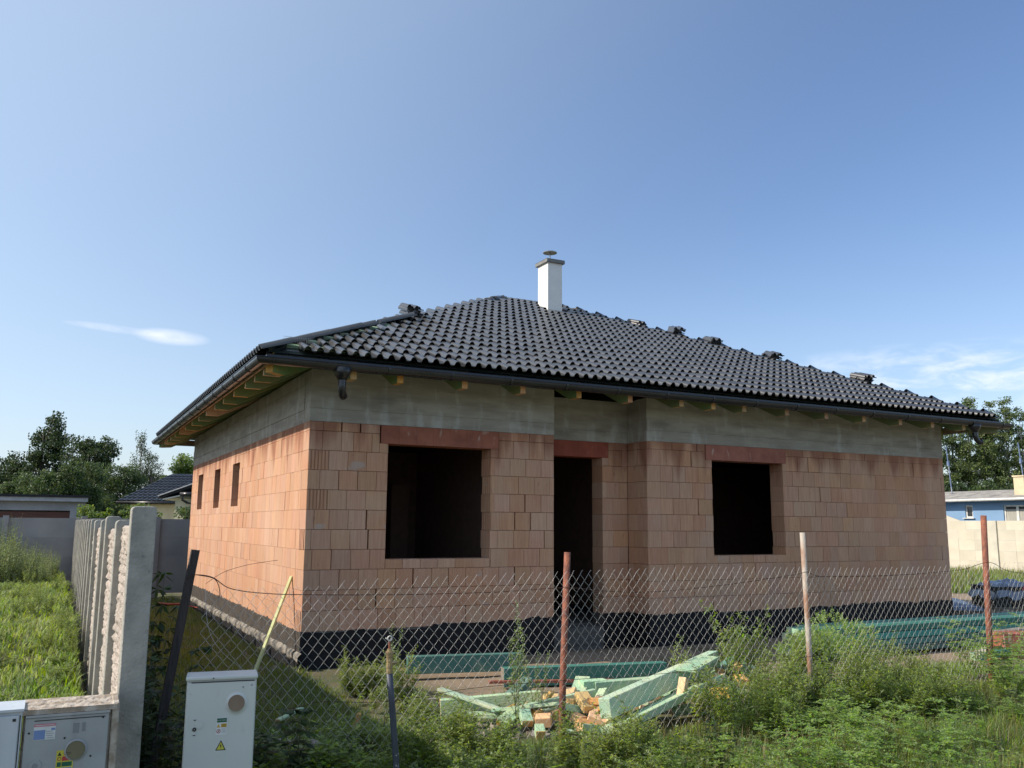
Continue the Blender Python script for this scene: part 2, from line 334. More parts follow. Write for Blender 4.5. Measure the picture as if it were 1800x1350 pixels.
class MB:
    """collects faces in world coordinates; build() makes ONE mesh object, expressed relative to its parent"""
    def __init__(s): s.v = []; s.f = []; s.m = []
    def add(s, vs, fs, mi=0):
        b = len(s.v)
        s.v += [tuple(x) for x in vs]
        for f in fs: s.f.append(tuple(b+i for i in f)); s.m.append(mi)
        return s
    def box(s, x0, x1, y0, y1, z0, z1, mi=0, skip=()):
        vs = [(x0, y0, z0), (x1, y0, z0), (x1, y1, z0), (x0, y1, z0), (x0, y0, z1), (x1, y0, z1), (x1, y1, z1), (x0, y1, z1)]
        fs = [(3, 2, 1, 0), (4, 5, 6, 7), (0, 1, 5, 4), (1, 2, 6, 5), (2, 3, 7, 6), (3, 0, 4, 7)]
        return s.add(vs, [f for i, f in enumerate(fs) if i not in skip], mi)
    def frame(s, o, ax, ay, az, lx, ly, lz, mi=0, bev=0.0, emi=None):
        """box centred at o with half sizes lx,ly,lz along axes; emi = material of the two ends along ax"""
        o = Vector(o); P = []
        for sx in (-1, 1):
            for q in ((-1, -1), (1, -1), (1, 1), (-1, 1)):
                P.append(o + ax*lx*sx + ay*ly*q[0] + az*lz*q[1])
        e = mi if emi is None else emi
        s.add(P, [(0, 3, 2, 1), (4, 5, 6, 7)], e)
        b = len(s.v)-8
        for i in range(4):
            j = (i+1) % 4
            s.f.append((b+i, b+j, b+4+j, b+4+i)); s.m.append(mi)
        return s
    def tube(s, pts, rad, n=6, mi=0, cap=True, rads=None):
        pts = [Vector(p) for p in pts]
        base = len(s.v); prev = None
        for i, p in enumerate(pts):
            t = (pts[min(i+1, len(pts)-1)] - pts[max(i-1, 0)])
            if t.length < 1e-9: t = Vector((0, 0, 1))
            t.normalize()
            if prev is None:
                a = t.orthogonal().normalized()
            else:
                a = (prev - t*prev.dot(t))
                a = a.normalized() if a.length > 1e-6 else t.orthogonal().normalized()
            prev = a; b = t.cross(a)
            rr = rads[i] if rads else rad
            for k in range(n):
                an = 2*math.pi*k/n
                s.v.append(tuple(p + a*(math.cos(an)*rr) + b*(math.sin(an)*rr)))
        for i in range(len(pts)-1):
            for k in range(n):
                k2 = (k+1) % n
                s.f.append((base+i*n+k, base+i*n+k2, base+(i+1)*n+k2, base+(i+1)*n+k)); s.m.append(mi)
        if cap:
            s.f.append(tuple(base+k for k in reversed(range(n)))); s.m.append(mi)
            e = base+(len(pts)-1)*n
            s.f.append(tuple(e+k for k in range(n))); s.m.append(mi)
        return s
    def mesh(s, name, mats, off=(0, 0, 0), smooth=False):
        me = bpy.data.meshes.new(name)
        ox, oy, oz = off
        me.from_pydata([(x-ox, y-oy, z-oz) for x, y, z in s.v], [], s.f)
        mats = mats if isinstance(mats, (list, tuple)) else [mats]
        for m in mats: me.materials.append(M(m))
        if len(mats) > 1: me.polygons.foreach_set('material_index', s.m)
        if smooth: me.polygons.foreach_set('use_smooth', [True]*len(s.f))
        me.update()
        return me
    def build(s, name, mats, parent=None, smooth=False, origin=None, **t):
        if parent is not None:
            off = wpos(parent)
            loc = (0, 0, 0)
            if origin is not None:
                loc = tuple(Vector(origin)-off); off = Vector(origin)
        else:
            off = Vector(origin) if origin is not None else Vector((0, 0, 0)); loc = tuple(off)
        o = link(name, s.mesh(name, mats, off, smooth), parent, loc)
        tag(o, **t)
        return o

def bevel(o, w=0.004, seg=1):
    m = o.modifiers.new('bevel', 'BEVEL'); m.width = w; m.segments = seg; m.limit_method = 'ANGLE'; m.angle_limit = R(40)
    return o

def np_mesh(name, V, F, mats, mi=None, smooth=False):
    """V (n,3), F (m,k) same-size faces"""
    me = bpy.data.meshes.new(name)
    V = np.asarray(V, np.float32); F = np.asarray(F, np.int32)
    k = F.shape[1]
    me.vertices.add(len(V)); me.vertices.foreach_set('co', V.ravel())
    me.loops.add(F.size); me.loops.foreach_set('vertex_index', F.ravel())
    me.polygons.add(len(F)); me.polygons.foreach_set('loop_start', np.arange(0, F.size, k, dtype=np.int32))
    me.polygons.foreach_set('loop_total', np.full(len(F), k, np.int32))
    for m in (mats if isinstance(mats, (list, tuple)) else [mats]): me.materials.append(M(m))
    if mi is not None: me.polygons.foreach_set('material_index', np.asarray(mi, np.int32))
    if smooth: me.polygons.foreach_set('use_smooth', np.ones(len(F), bool))
    me.update(calc_edges=True)
    return me

# ---------------------------------------------------------------- ground
def sst(a, b, x):
    t = np.clip((x-a)/(b-a), 0, 1); return t*t*(3-2*t)
def vnoise(x, y, s, seed=0.0):
    """cheap smooth value noise from sines"""
    x = np.asarray(x, float)*s+seed*1.7; y = np.asarray(y, float)*s+seed*3.1
    return (np.sin(x*1.9+np.sin(y*1.3+seed))+np.sin(y*2.3+np.sin(x*1.7-seed))+np.sin((x+y)*1.1+seed*2)*0.8)/2.8
def hgt(x, y):
    x = np.asarray(x, float); y = np.asarray(y, float)
    left = 1-sst(-2.52, -2.38, x)
    h = left*(0.30+0.27*sst(-2.5, 1.0, y)*1.0) * sst(-7.5, -5.0, y)
    h = h + (1-left)*(-0.03)
    side = (1-sst(-0.6, -0.1, x))*(1-left)
    h = h - side*0.03*sst(-4, 0, y)
    # low bank along the mesh fence
    h = h + 0.13*np.exp(-((y+5.1)/0.9)**2)*(1-left) + 0.10*sst(4.0, 6.5, x)*np.exp(-((y+4.6)/1.3)**2)
    amp = np.where((np.abs(x) < 60) & (np.abs(y) < 60), 1.0, 0.0)
    h = h + 0.025*vnoise(x, y, 1.4, 2)*amp + 0.012*vnoise(x, y, 4.0, 5)*amp
    inside = (x > 0.1) & (x < 11.9) & (y > 0.1) & (y < 10.4)
    return np.where(inside, -0.08, h)
def coords(lo, hi, step, far):
    a = list(np.arange(lo, hi+1e-6, step)); s = step; x = hi
    while x < far: s *= 1.35; x += s; a.append(x)
    s = step; x = lo
    while x > -far: s *= 1.35; x -= s; a.insert(0, x)
    return np.array(a)
gx = coords(-10, 18, 0.16, 900); gy = coords(-11, 14, 0.16, 900)
X, Y = np.meshgrid(gx, gy)
V = np.stack([X.ravel(), Y.ravel(), hgt(X, Y).ravel()], 1)
nx, ny = len(gx), len(gy)
i, j = np.meshgrid(np.arange(nx-1), np.arange(ny-1))
a = (j*nx+i).ravel()
F = np.stack([a, a+1, a+nx+1, a+nx], 1)
def ground_extra(n, l, col):
    g = n.new('ShaderNodeNewGeometry'); s = n.new('ShaderNodeSeparateXYZ'); l.new(g.outputs['Position'], s.inputs[0])
    def mr(v, a, b):
        m = n.new('ShaderNodeMapRange'); m.interpolation_type = 'SMOOTHSTEP'; m.inputs['From Min'].default_value = a; m.inputs['From Max'].default_value = b
        l.new(v, m.inputs['Value']); return m.outputs[0]
    def mul(a, b):
        m = n.new('ShaderNodeMath'); m.operation = 'MULTIPLY'; l.new(a, m.inputs[0]); l.new(b, m.inputs[1]); return m.outputs[0]
    no = n.new('ShaderNodeTexNoise'); no.inputs['Scale'].default_value = 0.8; no.inputs['Detail'].default_value = 6
    l.new(g.outputs['Position'], no.inputs['Vector'])
    # bare trodden earth: round the front and right of the building site
    f = mul(mul(mr(s.outputs['X'], 0.3, 1.6), mr(s.outputs['Y'], -4.6, -3.0)), mr(s.outputs['X'], 30, 20))
    f = mul(f, mr(s.outputs['Y'], 9.0, 5.0))
    f = mul(f, mr(no.outputs['Fac'], 0.28, 0.5))
    x = n.new('ShaderNodeMixRGB'); x.inputs['Color2'].default_value = (0.27, 0.20, 0.135, 1)
    l.new(col, x.inputs['Color1']); l.new(f, x.inputs['Fac'])
    return x.outputs[0]
pm('ground_mat', (0.07, 0.085, 0.028), (0.13, 0.105, 0.055), scale=1.8, rough=0.95, bump=0.8, bscale=14, world=True, extra=ground_extra, lo=0.4, hi=0.65)
link('ground', np_mesh('ground', V, F, 'ground_mat', smooth=True))['kind'] = 'structure'
pm('bounce_gravel', (0.36, 0.32, 0.27), (0.27, 0.24, 0.20), scale=5, rough=0.95, bump=0.4)
m = MB(); m.box(-60, 60, -19.0, -9.4, -.15, .07); m.build('bounce_road', 'bounce_gravel', kind='structure')  # unseen road behind the camera, pale surface added for warm bounce light
def gz(x, y): return float(hgt(x, y))

# ---------------------------------------------------------------- the unfinished brick house
LX, LY = 12.032, 10.584
XA, XB, YI = 3.583, 5.2275, 0.529
WT = 0.30
house = empty('unfinished_house', (6.0, 5.3, 0.0), 'unfinished single storey house of bare red clay blocks under a black tiled hip roof', 'house')
HO = Vector((6.0, 5.3, 0.0))
rb = random.Random(7)
TOP = 3.05
ROW0 = 2.93
_bm = {}
def brick_mesh(L_, h, depth, rib):
    """block with its length along X, face at y=0 going to +y; rib: '' plain, 'f' ribbed face, 'e' ribbed -X end"""
    key = (round(L_, 3), round(h, 3), round(depth, 3), rib)
    if key in _bm: return _bm[key]
    m = MB(); g = 0.002
    x0, x1, z0, z1 = g, L_-g, g, h-g
    if rib == 'f':
        m.box(x0, x1, 0.012, depth, z0, z1)
        k = max(3, int(L_/0.045)); st = (x1-x0)/k
        for q in range(k): m.box(x0+q*st+0.003, x0+q*st+st*0.66, 0.0, 0.012, z0, z1, skip=(3,))
    elif rib == 'e':
        m.box(x0+0.012, x1, 0.0, depth, z0, z1)
        k = 5; st = depth/k
        for q in range(k): m.box(x0, x0+0.012, q*st+0.02, q*st+st*0.62, z0, z1, skip=())
    else:
        c = 0.004
        P = []
        for yy, o_ in ((0, c), (c, 0), (depth, 0)):
            for xx, zz in ((x0+o_, z0+o_), (x1-o_, z0+o_), (x1-o_, z1-o_), (x0+o_, z1-o_)): P.append((xx, yy, zz))
        f = [(0, 1, 2, 3), (11, 10, 9, 8)]
        for a in (0, 4):
            for q in range(4):
                w = (q+1) % 4
                f.append((a+q, a+4+q, a+4+w, a+w))
        m.add(P, f)
    me = m.mesh('brick', 'brick_clay')
    _bm[key] = me
    return me
bricks = []      # (origin, rotz, length, height, depth, rib)
def lay(o, rz, s0, s1, z0, h, phase, depth=WT, rib0='', ribend=''):
    """lay one course along direction rz from s0 to s1 (running distance), o = start of the wall line"""
    dv = Vector((math.cos(rz), math.sin(rz), 0))
    x = s0
    first = True
    nxt = math.floor((s0-phase)/0.25+1e-6)*0.25+phase+0.25
    while x < s1-1e-4:
        e = min(nxt, s1)
        if e-x < 0.045 and e < s1: e = min(e+0.25, s1); nxt += 0.25
        if s1-e < 0.045: e = s1
        if first and rib0 == 'f' and s1-x > 0.3: e = x+0.27
        if e < s1 and not first and rb.random() < 0.06 and e-x > 0.2:
            e -= rb.choice((0.06, 0.09, 0.13)); nxt = e
        # now and then a wide open joint
        gap = rb.choice((0.006, .010, .015)) if (rb.random() < 0.17 and e < s1 and e-x > .2) else 0.0
        L_ = round((e-x-gap)/0.005)*0.005 if e < s1 else e-x
        rib = rib0 if first else ('' if not ribend or e < s1 else ribend)
        off = rb.choice((0, 0, 0, 0.001, 0.002, -0.001, 0.0035))
        p = Vector(o)+dv*x+Vector((-dv.y, dv.x, 0))*off
        bricks.append((p.x, p.y, z0, rz, L_, h, depth, rib))
        x = e; first = False
        nxt = nxt+0.25 if nxt <= e+1e-6 else nxt
PH = [0.175, 0.27, 0.16, 0.02, 0.11, 0.08, 0.10, 0.21, 0.11, 0.23]
for k in range(-1, 10):
    if k == -1: z0, h = ROW0, TOP-ROW0
    else: z0, h = ROW0-0.25*(k+1), 0.25
    z1 = z0+h
    ph = PH[k] if k >= 0 else 0.18
    rib = 'f' if k in (1, 3) else ''
    o = (0, 0, 0)
    # left block, window one 1.06..2.57 / 1.305..2.805, lintel 0.94..2.685 / 2.805..3.043
    if k == -1:
        lay(o, 0, 0, 0.94, z0, h, ph); lay(o, 0, 2.69, XA, z0, h, ph)
    elif k == 0:
        lay(o, 0, 0, 0.94, z0, h, ph); lay(o, 0, 0.94, 1.06, z0, 0.125, 0); lay(o, 0, 2.69, XA, z0, h, ph)
        lay(o, 0, 2.566, 2.69, z0, 0.125, 0)
    elif k < 6:
        lay(o, 0, 0, 1.06, z0, h, ph, rib0=rib); lay(o, 0, 2.566, XA, z0, h, ph+0.1, rib0='e' if k % 2 == 0 else '')
    elif k == 6:
        lay(o, 0, 0, 1.06, z0, h, ph); lay(o, 0, 1.06, 2.566, z0, 0.123, 0.05); lay(o, 0, 2.566, XA, z0, h, ph, rib0='e')
    else:
        lay(o, 0, 0, XA, z0, h, ph)
    # recess: front wall of the entrance, door 3.76..4.757 up to 2.81
    o = (0, YI, 0)
    if k == -1: lay(o, 0, 4.875, XB, z0, h, 0.0)
    elif k == 0:
        lay(o, 0, 4.757, 4.875, z0, 0.125, 0); lay(o, 0, 4.875, XB, z0, h, 0.12)
    else:
        lay(o, 0, XA-0.02, 3.76, z0, h, 0.0); lay(o, 0, 4.757, XB, z0, h, 0.2 if k % 2 else 0.07, rib0='e' if k % 2 == 0 else '')
    # return wall facing the street corner side of the right block (faces -X)
    lay((XB, YI, 0), -math.pi/2, 0, YI-0.002 if k % 2 else YI-0.002, z0, h, 0.14 if k % 2 else 0.02, depth=0.25)
    # right block
    o = (XB+0.25, 0, 0)
    o2 = (0, 0, 0)
    p2 = 0.21 if k % 2 else 0.09
    if k == -1:
        lay(o2, 0, XB+0.25, 6.36, z0, h, p2); lay(o2, 0, 8.07, LX, z0, h, p2)
    elif k == 0:
        lay(o2, 0, XB+0.25, 6.36, z0, h, p2); lay(o2, 0, 6.36, 6.49, z0, 0.125, 0); lay(o2, 0, 7.993, 8.075, z0, 0.125, 0)
        lay(o2, 0, 8.075, LX-0.27, z0, h, p2); lay(o2, 0, LX-0.27, LX, z0, h, 0, rib0='f')
    elif k < 6:
        lay(o2, 0, XB+0.25, 6.49, z0, h, p2); lay(o2, 0, 7.993, LX, z0, h, p2, rib0='e' if k % 2 == 0 or k == 5 else '')
    elif k == 6:
        lay(o2, 0, XB+0.25, 6.49, z0, h, p2); lay(o2, 0, 6.49, 7.993, z0, 0.123, 0.05); lay(o2, 0, 7.993, LX, z0, h, p2)
    else:
        lay(o2, 0, XB+0.25, LX, z0, h, p2)
front = bricks
bricks = []
SW = [(4.70, 5.36), (6.70, 7.38), (8.93, 9.62)]
for k in range(-1, 10):
    if k == -1: z0, h = ROW0, TOP-ROW0
    else: z0, h = ROW0-0.25*(k+1), 0.25
    ph = [0.05, 0.17][k % 2]
    ys = WT+0.002
    cuts = []
    if k in (0, 1, 2, 3): cuts = SW
    x0 = 0.302
    # laid from back to front so that the outer face looks to -X:  running distance s = LY - y
    segs = []
    yy = x0
    for a, b in cuts: segs.append((yy, a)); yy = b
    segs.append((yy, LY))
    for a, b in segs: lay((0, LY, 0), -math.pi/2, LY-b, LY-a, z0, h, ph, depth=0.29)
    if k == 0:
        for a, b in SW: lay((0, LY, 0), -math.pi/2, LY-b, LY-a, 2.80, 0.13, 0.0, depth=0.29)
    if k == 3:
        for a, b in SW: lay((0, LY, 0), -math.pi/2, LY-b, LY-a, z0, 2.05-z0, 0.0, depth=0.29)
left = bricks
def bkey(b):
    c = Vector((b[0], b[1], b[2])) - CAM
    return c.length/ (max(b[4], .05)**0.3)
front.sort(key=bkey)
indiv, rest = front[:300], front[300:]
for b in indiv:
    link('brick', brick_mesh(b[4], b[5], b[6], b[7]), house, Vector(b[:3])-HO, (0, 0, b[3]))
m = MB()
ge = 0.0015
for b in rest+left:
    rz = b[3]; ax = Vector((math.cos(rz), math.sin(rz), 0)); ay = Vector((-math.sin(rz), math.cos(rz), 0)); az = Vector((0, 0, 1))
    L_, h, dp = b[4], b[5], b[6]
    p = Vector(b[:3])
    m.frame(p+ax*L_/2+ay*dp/2+az*h/2, ax, ay, az, L_/2-ge*.35, dp/2, h/2-ge)
# corner ribs on the sunlit side where the front blocks turn their grooved ends outwards
for k in (5, 9):
    z0 = ROW0-0.25*(k+1)
    for q in range(4): m.box(-0.010, 0.0, 0.03+q*0.065, 0.03+q*0.065+0.035, z0+0.003, z0+0.247)
m.build('brick', 'brick_clay_joined', house, kind='stuff')

# lintels: ceramic shells, each 1.75 m
def lintel(x0, x1, y0, depth, z0=2.806, z1=3.046):
    m = MB(); n = 7; st = (x1-x0)/n
    for q in range(n): m.box(x0+q*st+0.001, x0+(q+1)*st-0.001, y0-0.006, y0+depth, z0, z1)
    m.build('lintel', 'lintel_clay', house, origin=((x0+x1)/2, y0, z0))
lintel(0.955, 2.685, 0, 0.29); lintel(XA+0.005, 4.865, YI, 0.28); lintel(6.37, 8.065, 0, 0.29)
# core added to stop light leaking through the joints, and the parts of the walls nobody lays eyes on
m = MB()
for x0, x1, y0, y1, z0, z1 in ((0.1, 0.94, .13, .16, .3, 3.0), (0.1, XA-.1, .13, .16, .3, 1.2), (2.70, XA-.1, .13, .16, .3, 3.0), (4.9, XB+.1, YI+.13, YI+.16, .3, 3.0),
                               (XB+.12, 6.34, .13, .16, .3, 3.0), (XB+.12, LX-.1, .13, .16, .3, 1.2), (8.1, LX-.1, .13, .16, .3, 3.0),
                               (.13, .16, .2, 4.6, .3, 3.0), (.13, .16, .2, LY-.1, .3, 1.9), (.13, .16, 5.5, 6.6, .3, 3.0), (.13, .16, 7.5, 8.8, .3, 3.0), (.13, .16, 9.7, LY-.1, .3, 3.0)):
    m.box(x0, x1, y0, y1, z0, z1)
m.box(LX-.28, LX-.02, .03, .29, .3, 3.0)  # hidden corner fill, added to close a light leak
m.build('light_stop_core', 'mortar', house)
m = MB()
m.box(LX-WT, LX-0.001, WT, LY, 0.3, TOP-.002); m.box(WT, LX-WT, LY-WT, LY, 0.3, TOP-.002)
m.build('rear_wall', 'interior_darkened', house)
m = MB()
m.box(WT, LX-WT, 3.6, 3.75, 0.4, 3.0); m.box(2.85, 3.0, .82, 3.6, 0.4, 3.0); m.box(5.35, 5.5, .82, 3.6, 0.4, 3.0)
m.build('partition_wall', 'interior_darkened', house)
m = MB(); m.box(2.15, 2.45, 2.9, 3.2, 0.4, 2.4); m.build('pillar', 'interior_darkened', house)
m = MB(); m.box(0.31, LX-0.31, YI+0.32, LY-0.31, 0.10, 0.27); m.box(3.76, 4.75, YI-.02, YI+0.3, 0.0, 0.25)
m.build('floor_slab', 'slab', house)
m = MB(); m.box(WT, LX-WT, WT+.6, LY-WT, 3.02, 3.06); m.build('added_dark_ceiling', 'dark_roofing', house)  # unseen near-black ceiling, added to keep the rooms dark

# ring beam: board-marked concrete with four formwork courses, each a few mm off the next
RBT = 3.72
def ring(x0, x1, y0, y1, nm='ring_beam', top=RBT, ax=0):
    m = MB(); z = TOP; q = 0
    while z < top-0.01:
        hh = min(0.168, top-z); o_ = [0.0, 0.004, 0.001, 0.003][q % 4]
        o_ *= 2
        if ax == 0: m.box(x0, x1, y0-o_+0.001, y1, z+0.001*(q > 0), z+hh-.001)
        else: m.box(x0-o_+0.001, x1, y0, y1, z+0.001*(q > 0), z+hh-.001)
        z += hh; q += 1
    m.build(nm, 'ring_concrete', house)
ring(0.0, XA, -0.004, 0.28); ring(XA-0.28, XB+.28, YI-0.004, YI+0.28, top=3.70); ring(XB, LX, -0.004, 0.28)
ring(-0.002, 0.28, 0.29, LY, ax=1)
for bx in ((XA-.28, XA-.001, .28, YI+.2, TOP, RBT-.01), (XB+.002, XB+.28, .28, YI-.01, TOP, RBT-.01), (LX-.28, LX-.002, .29, LY, TOP, RBT-.02), (.3, LX-.3, LY-.28, LY, TOP, RBT-.02)):
    m = MB(); m.box(*bx); m.build('ring_beam', 'ring_concrete', house)

# bitumen coating round the base, brushed on with a ragged upper edge
def ragged(p0, p1, ztop, zbot, nrm, name, mat, amp=0.022, step=0.035, th=0.006, steps=None):
    p0 = Vector(p0); p1 = Vector(p1); L_ = (p1-p0).length; n = int(L_/step); dv = (p1-p0)/n; nv = Vector(nrm)
    m = MB(); rr = random.Random(name+str(p0.x)); hs = []
    z = 0.0
    for q in range(n+1):
        z = z*0.6+rr.uniform(-amp, amp)*0.6
        base = ztop
        if steps:
            for s, zz in steps:
                if q*L_/n >= s: base = zz
        hs.append(base+z+(0.012 if rr.random() < .12 else 0))
    vs = []
    for q in range(n+1):
        P = p0+dv*q
        vs += [P+nv*th+Vector((0, 0, zbot)), P+nv*th+Vector((0, 0, hs[q])), P+Vector((0, 0, hs[q]+.003))]
    fs = []
    for q in range(n):
        a = q*3; fs += [(a, a+3, a+4, a+1), (a+1, a+4, a+5, a+2)]
    m.add(vs, fs); m.build(name, mat, house)
m = MB()
m.box(0.0, XA, 0.0, WT, -.4, .43); m.box(XA-.3, XB+.3, YI, YI+WT, -.4, .18); m.box(XA-.3, 3.76, YI, YI+WT, .18, .43); m.box(4.757, XB+.3, YI, YI+WT, .18, .43)
m.box(XB, LX, 0, WT, -.4, .43)
m.box(0.001, WT, WT, LY, -.4, .43); m.box(LX-WT, LX, WT, LY, -.4, .43); m.box(WT, LX-WT, LY-WT, LY, -.4, .43)
m.box(XA-.3, XA, WT, YI, -.4, .43); m.box(XB, XB+.3, WT, YI, -.4, .43)
m.build('foundation', 'slab', house)
ragged((-.006, 0, 0), (XA, 0, 0), 0.425, -.3, (0, -1, 0), 'bitumen_coating', 'bitumen', steps=[(0, .425), (0.75, .415), (1.75, .455), (2.9, .475)])
ragged((XB-.006, 0, 0), (LX, 0, 0), 0.435, -.3, (0, -1, 0), 'bitumen_coating', 'bitumen', steps=[(0, .445), (1.3, .425), (2.9, .44), (4.2, .47), (5.4, .445)])
ragged((4.757, YI, 0), (XB, YI, 0), 0.43, -.3, (0, -1, 0), 'bitumen_coating', 'bitumen')
ragged((XB, YI, 0), (XB, 0, 0), 0.43, -.3, (-1, 0, 0), 'bitumen_coating', 'bitumen')
ragged((0, LY, 0), (0, -.006, 0), 0.43, 0.10, (-1, 0, 0), 'bitumen_coating', 'bitumen_dusty', amp=0.03)
# spilled concrete ledge of the footing on the garden side
m = MB(); rr = random.Random(3); n = 150; vs = []; fs = []
for q in range(n+1):
    y = LY-(LY+.10)*q/n
    o1 = -0.044+rr.uniform(-.018, .015); z1 = 0.16+rr.uniform(-.012, .012); z2 = .115+rr.uniform(-.02, .015)
    vs += [(-0.004, y, 0.20+rr.uniform(-.01, .012)), (o1*.6, y, z1+.02), (o1, y, z1), (o1-.004, y, z2), (-.03, y, z2-.03)]
for q in range(n):
    a = q*5
    for w in range(4): fs.append((a+w, a+5+w, a+6+w, a+1+w))
m.add(vs, fs); m.build('footing_ledge', 'ledge_concrete', house)
m = MB(); m.box(-0.035, 0.0, -0.02, LY, -.3, .125); m.build('footing_wall', 'bitumen', house)

# ---------------------------------------------------------------- roof
ZP, TN, EV = 3.764, 0.455, 0.72
RC = (LX-LY)/2
def rz_(dist): return ZP+TN*dist        # height of the batten plane at plan distance from the fascia
H2 = LY/2+EV
apL = Vector((LY/2, LY/2, rz_(H2))); apR = Vector((LX-LY/2, LY/2, rz_(H2)))
cor = [Vector((-EV, -EV, ZP)), Vector((LX+EV, -EV, ZP)), Vector((LX+EV, LY+EV, ZP)), Vector((-EV, LY+EV, ZP))]
m = MB(); dn = Vector((0, 0, -.015)); dn2 = Vector((0, 0, -.035))
for off, flip in ((dn, False), (dn2, True)):
    vs = [c+off for c in cor]+[apL+off, apR+off]
    fs = [(0, 1, 5, 4), (1, 2, 5), (2, 3, 4, 5), (3, 0, 4)]
    m.add(vs, [f[::-1] if flip else f for f in fs])
m.build('roof_underlay', 'membrane', house)
# rafters; green impregnated flanks, raw sawn underside and end
RD = 0.185
def rafter(p, horiz, ln, name='rafter', w=0.08, slope=TN, raw=False):
    """p = outer end at batten plane, horiz = unit vector pointing into the house; tail cut plumb and level"""
    sd_ = Vector((-horiz.y, horiz.x, 0))*w/2
    a = Vector(p); zl = 3.512; dpt = 0.315
    zt = a.z-.04
    lc = max(.02, (zl-(zt-dpt))/slope)
    ln = max(ln, lc+.02)
    pr2 = [(0, zt), (0, zl), (lc, zl), (ln, zt-dpt+slope*ln), (ln, zt+slope*ln)]
    vs = [a*1.0+horiz*l_+s_+Vector((0, 0, z_-a.z)) for s_ in (-sd_, sd_) for l_, z_ in pr2]
    m = MB(); sm_ = 1 if raw else 0
    m.add(vs, [(0, 1, 6, 5)], 1); m.add(vs, [(1, 2, 7, 6)], 1); m.add(vs, [(2, 3, 8, 7), (3, 4, 9, 8), (4, 0, 5, 9)], 0)
    m.add(vs, [(4, 3, 2, 1, 0), (5, 6, 7, 8, 9)], sm_)
    return m.build(name, ['wood_green', 'wood_raw'], house, origin=a)
FX = [0.31, 0.913, 1.795, 2.648, 3.522, 4.378, 5.29, 5.887, 6.488, 7.364, 8.215, 9.076, 9.954, 10.763, 11.60]
FX = [x+.0107*(x+2.81) for x in FX]
for x in FX: rafter((x, -EV+.03, ZP+.03*TN), Vector((0, 1, 0)), min(2.0, x+EV-.15, LX+EV-x-.15))
FY = [-.42, 0.12, 0.74, 1.58, 2.44, 3.23, 4.11, 4.97, 5.81, 6.74, 7.6, 8.38, 9.13, 9.75, 10.3, 10.9]
for k_, y in enumerate(FY): rafter((-EV+.03, y, ZP+.03*TN), Vector((1, 0, 0)), min(2.0, y+EV-.15, LY+EV-y-.12), raw=k_ in (6, 10, 14))
for y in (-.3, .5, 1.4, 2.3, 3.2): rafter((LX+EV-.03, y, ZP+.03*TN), Vector((-1, 0, 0)), .85 if y > 0 else .3)
for (cx_, cy_, hx, hy) in ((-EV, -EV, 1, 1), (LX+EV, -EV, -1, 1), (-EV, LY+EV, 1, -1)):
    rafter((cx_+.04*hx, cy_+.04*hy, ZP+.02), Vector((hx, hy, 0)).normalized(), 2.2, 'hip_rafter', w=.1, slope=TN/math.sqrt(2))
# fascia boards
m = MB()
m.box(-EV, LX+EV, -EV, -EV+.025, 3.615, 3.715); m.build('fascia_board', 'fascia_wood', house)
m = MB(); m.box(-EV, -EV+.025, -EV+.026, LY+EV-.026, 3.595, 3.715); m.build('fascia_board', 'fascia_wood', house)
m = MB(); m.box(LX+EV-.025, LX+EV, -EV+.026, LY+EV-.026, 3.595, 3.715); m.box(-EV, LX+EV, LY+EV-.025, LY+EV, 3.595, 3.715); m.build('fascia_board', 'fascia_wood', house)
# half-round gutter swept round the four sides, mitred at the corners
GR = 0.070; GC = 0.078
prof = [(0.004, 3.72)]+[(GC-GR*math.cos(t), 3.655-GR*1.0*math.sin(t)) for t in np.linspace(0, math.pi, 11)]+[(GC+GR+.006, 3.662), (GC+GR+.004, 3.67), (GC+GR-.004, 3.664)]
prof_in = [(GC-(GR-.004)*math.cos(t), 3.657-(GR-.004)*math.sin(t)) for t in np.linspace(math.pi, 0, 9)]
pr_ = prof+prof_in
m = MB(); vs = []
for o_, z_ in pr_:
    e = EV+o_
    vs += [(-e, -e, z_), (LX+e, -e, z_), (LX+e, LY+e, z_), (-e, LY+e, z_)]
fs = []
for q in range(len(pr_)-1):
    for w in range(4):
        w2 = (w+1) % 4
        fs.append((q*4+w, (q+1)*4+w, (q+1)*4+w2, q*4+w2))
m.add(vs, fs); g = m.build('gutter', 'gutter_black', house)
def bracket(x, y, nx_, ny_):
    """strap round the gutter; (nx_,ny_) = outward direction"""
    tx, ty = -ny_, nx_
    m = MB(); w = .016; pts = [(GC-(GR+.004)*math.cos(t), 3.655-(GR+.004)*math.sin(t)) for t in np.linspace(-.25, math.pi+.1, 12)]
    vs = []
    for o_, z_ in pts:
        for s_ in (-w, w): vs.append((x+nx_*o_+tx*s_, y+ny_*o_+ty*s_, z_))
    for o_, z_ in pts:
        for s_ in (-w, w): vs.append((x+nx_*(GC+(o_-GC)*1.05)+tx*s_, y+ny_*(GC+(o_-GC)*1.05)+ty*s_, 3.655+(z_-3.655)*1.05))
    n = len(pts); fs = []
    for q in range(n-1):
        a = q*2; b = 2*n+q*2
        fs += [(a, a+1, a+3, a+2), (b+1, b, b+2, b+3), (a, a+2, b+2, b), (a+1, b+1, b+3, a+3)]
    m.add(vs, fs); m.build('gutter_bracket', 'gutter_black', house, origin=(x, y, 3.6))
for q in range(14): bracket(-EV, -.15+q*.84, -1, 0)
for q in range(15): bracket(.75+q*.85, -EV, 0, -1)
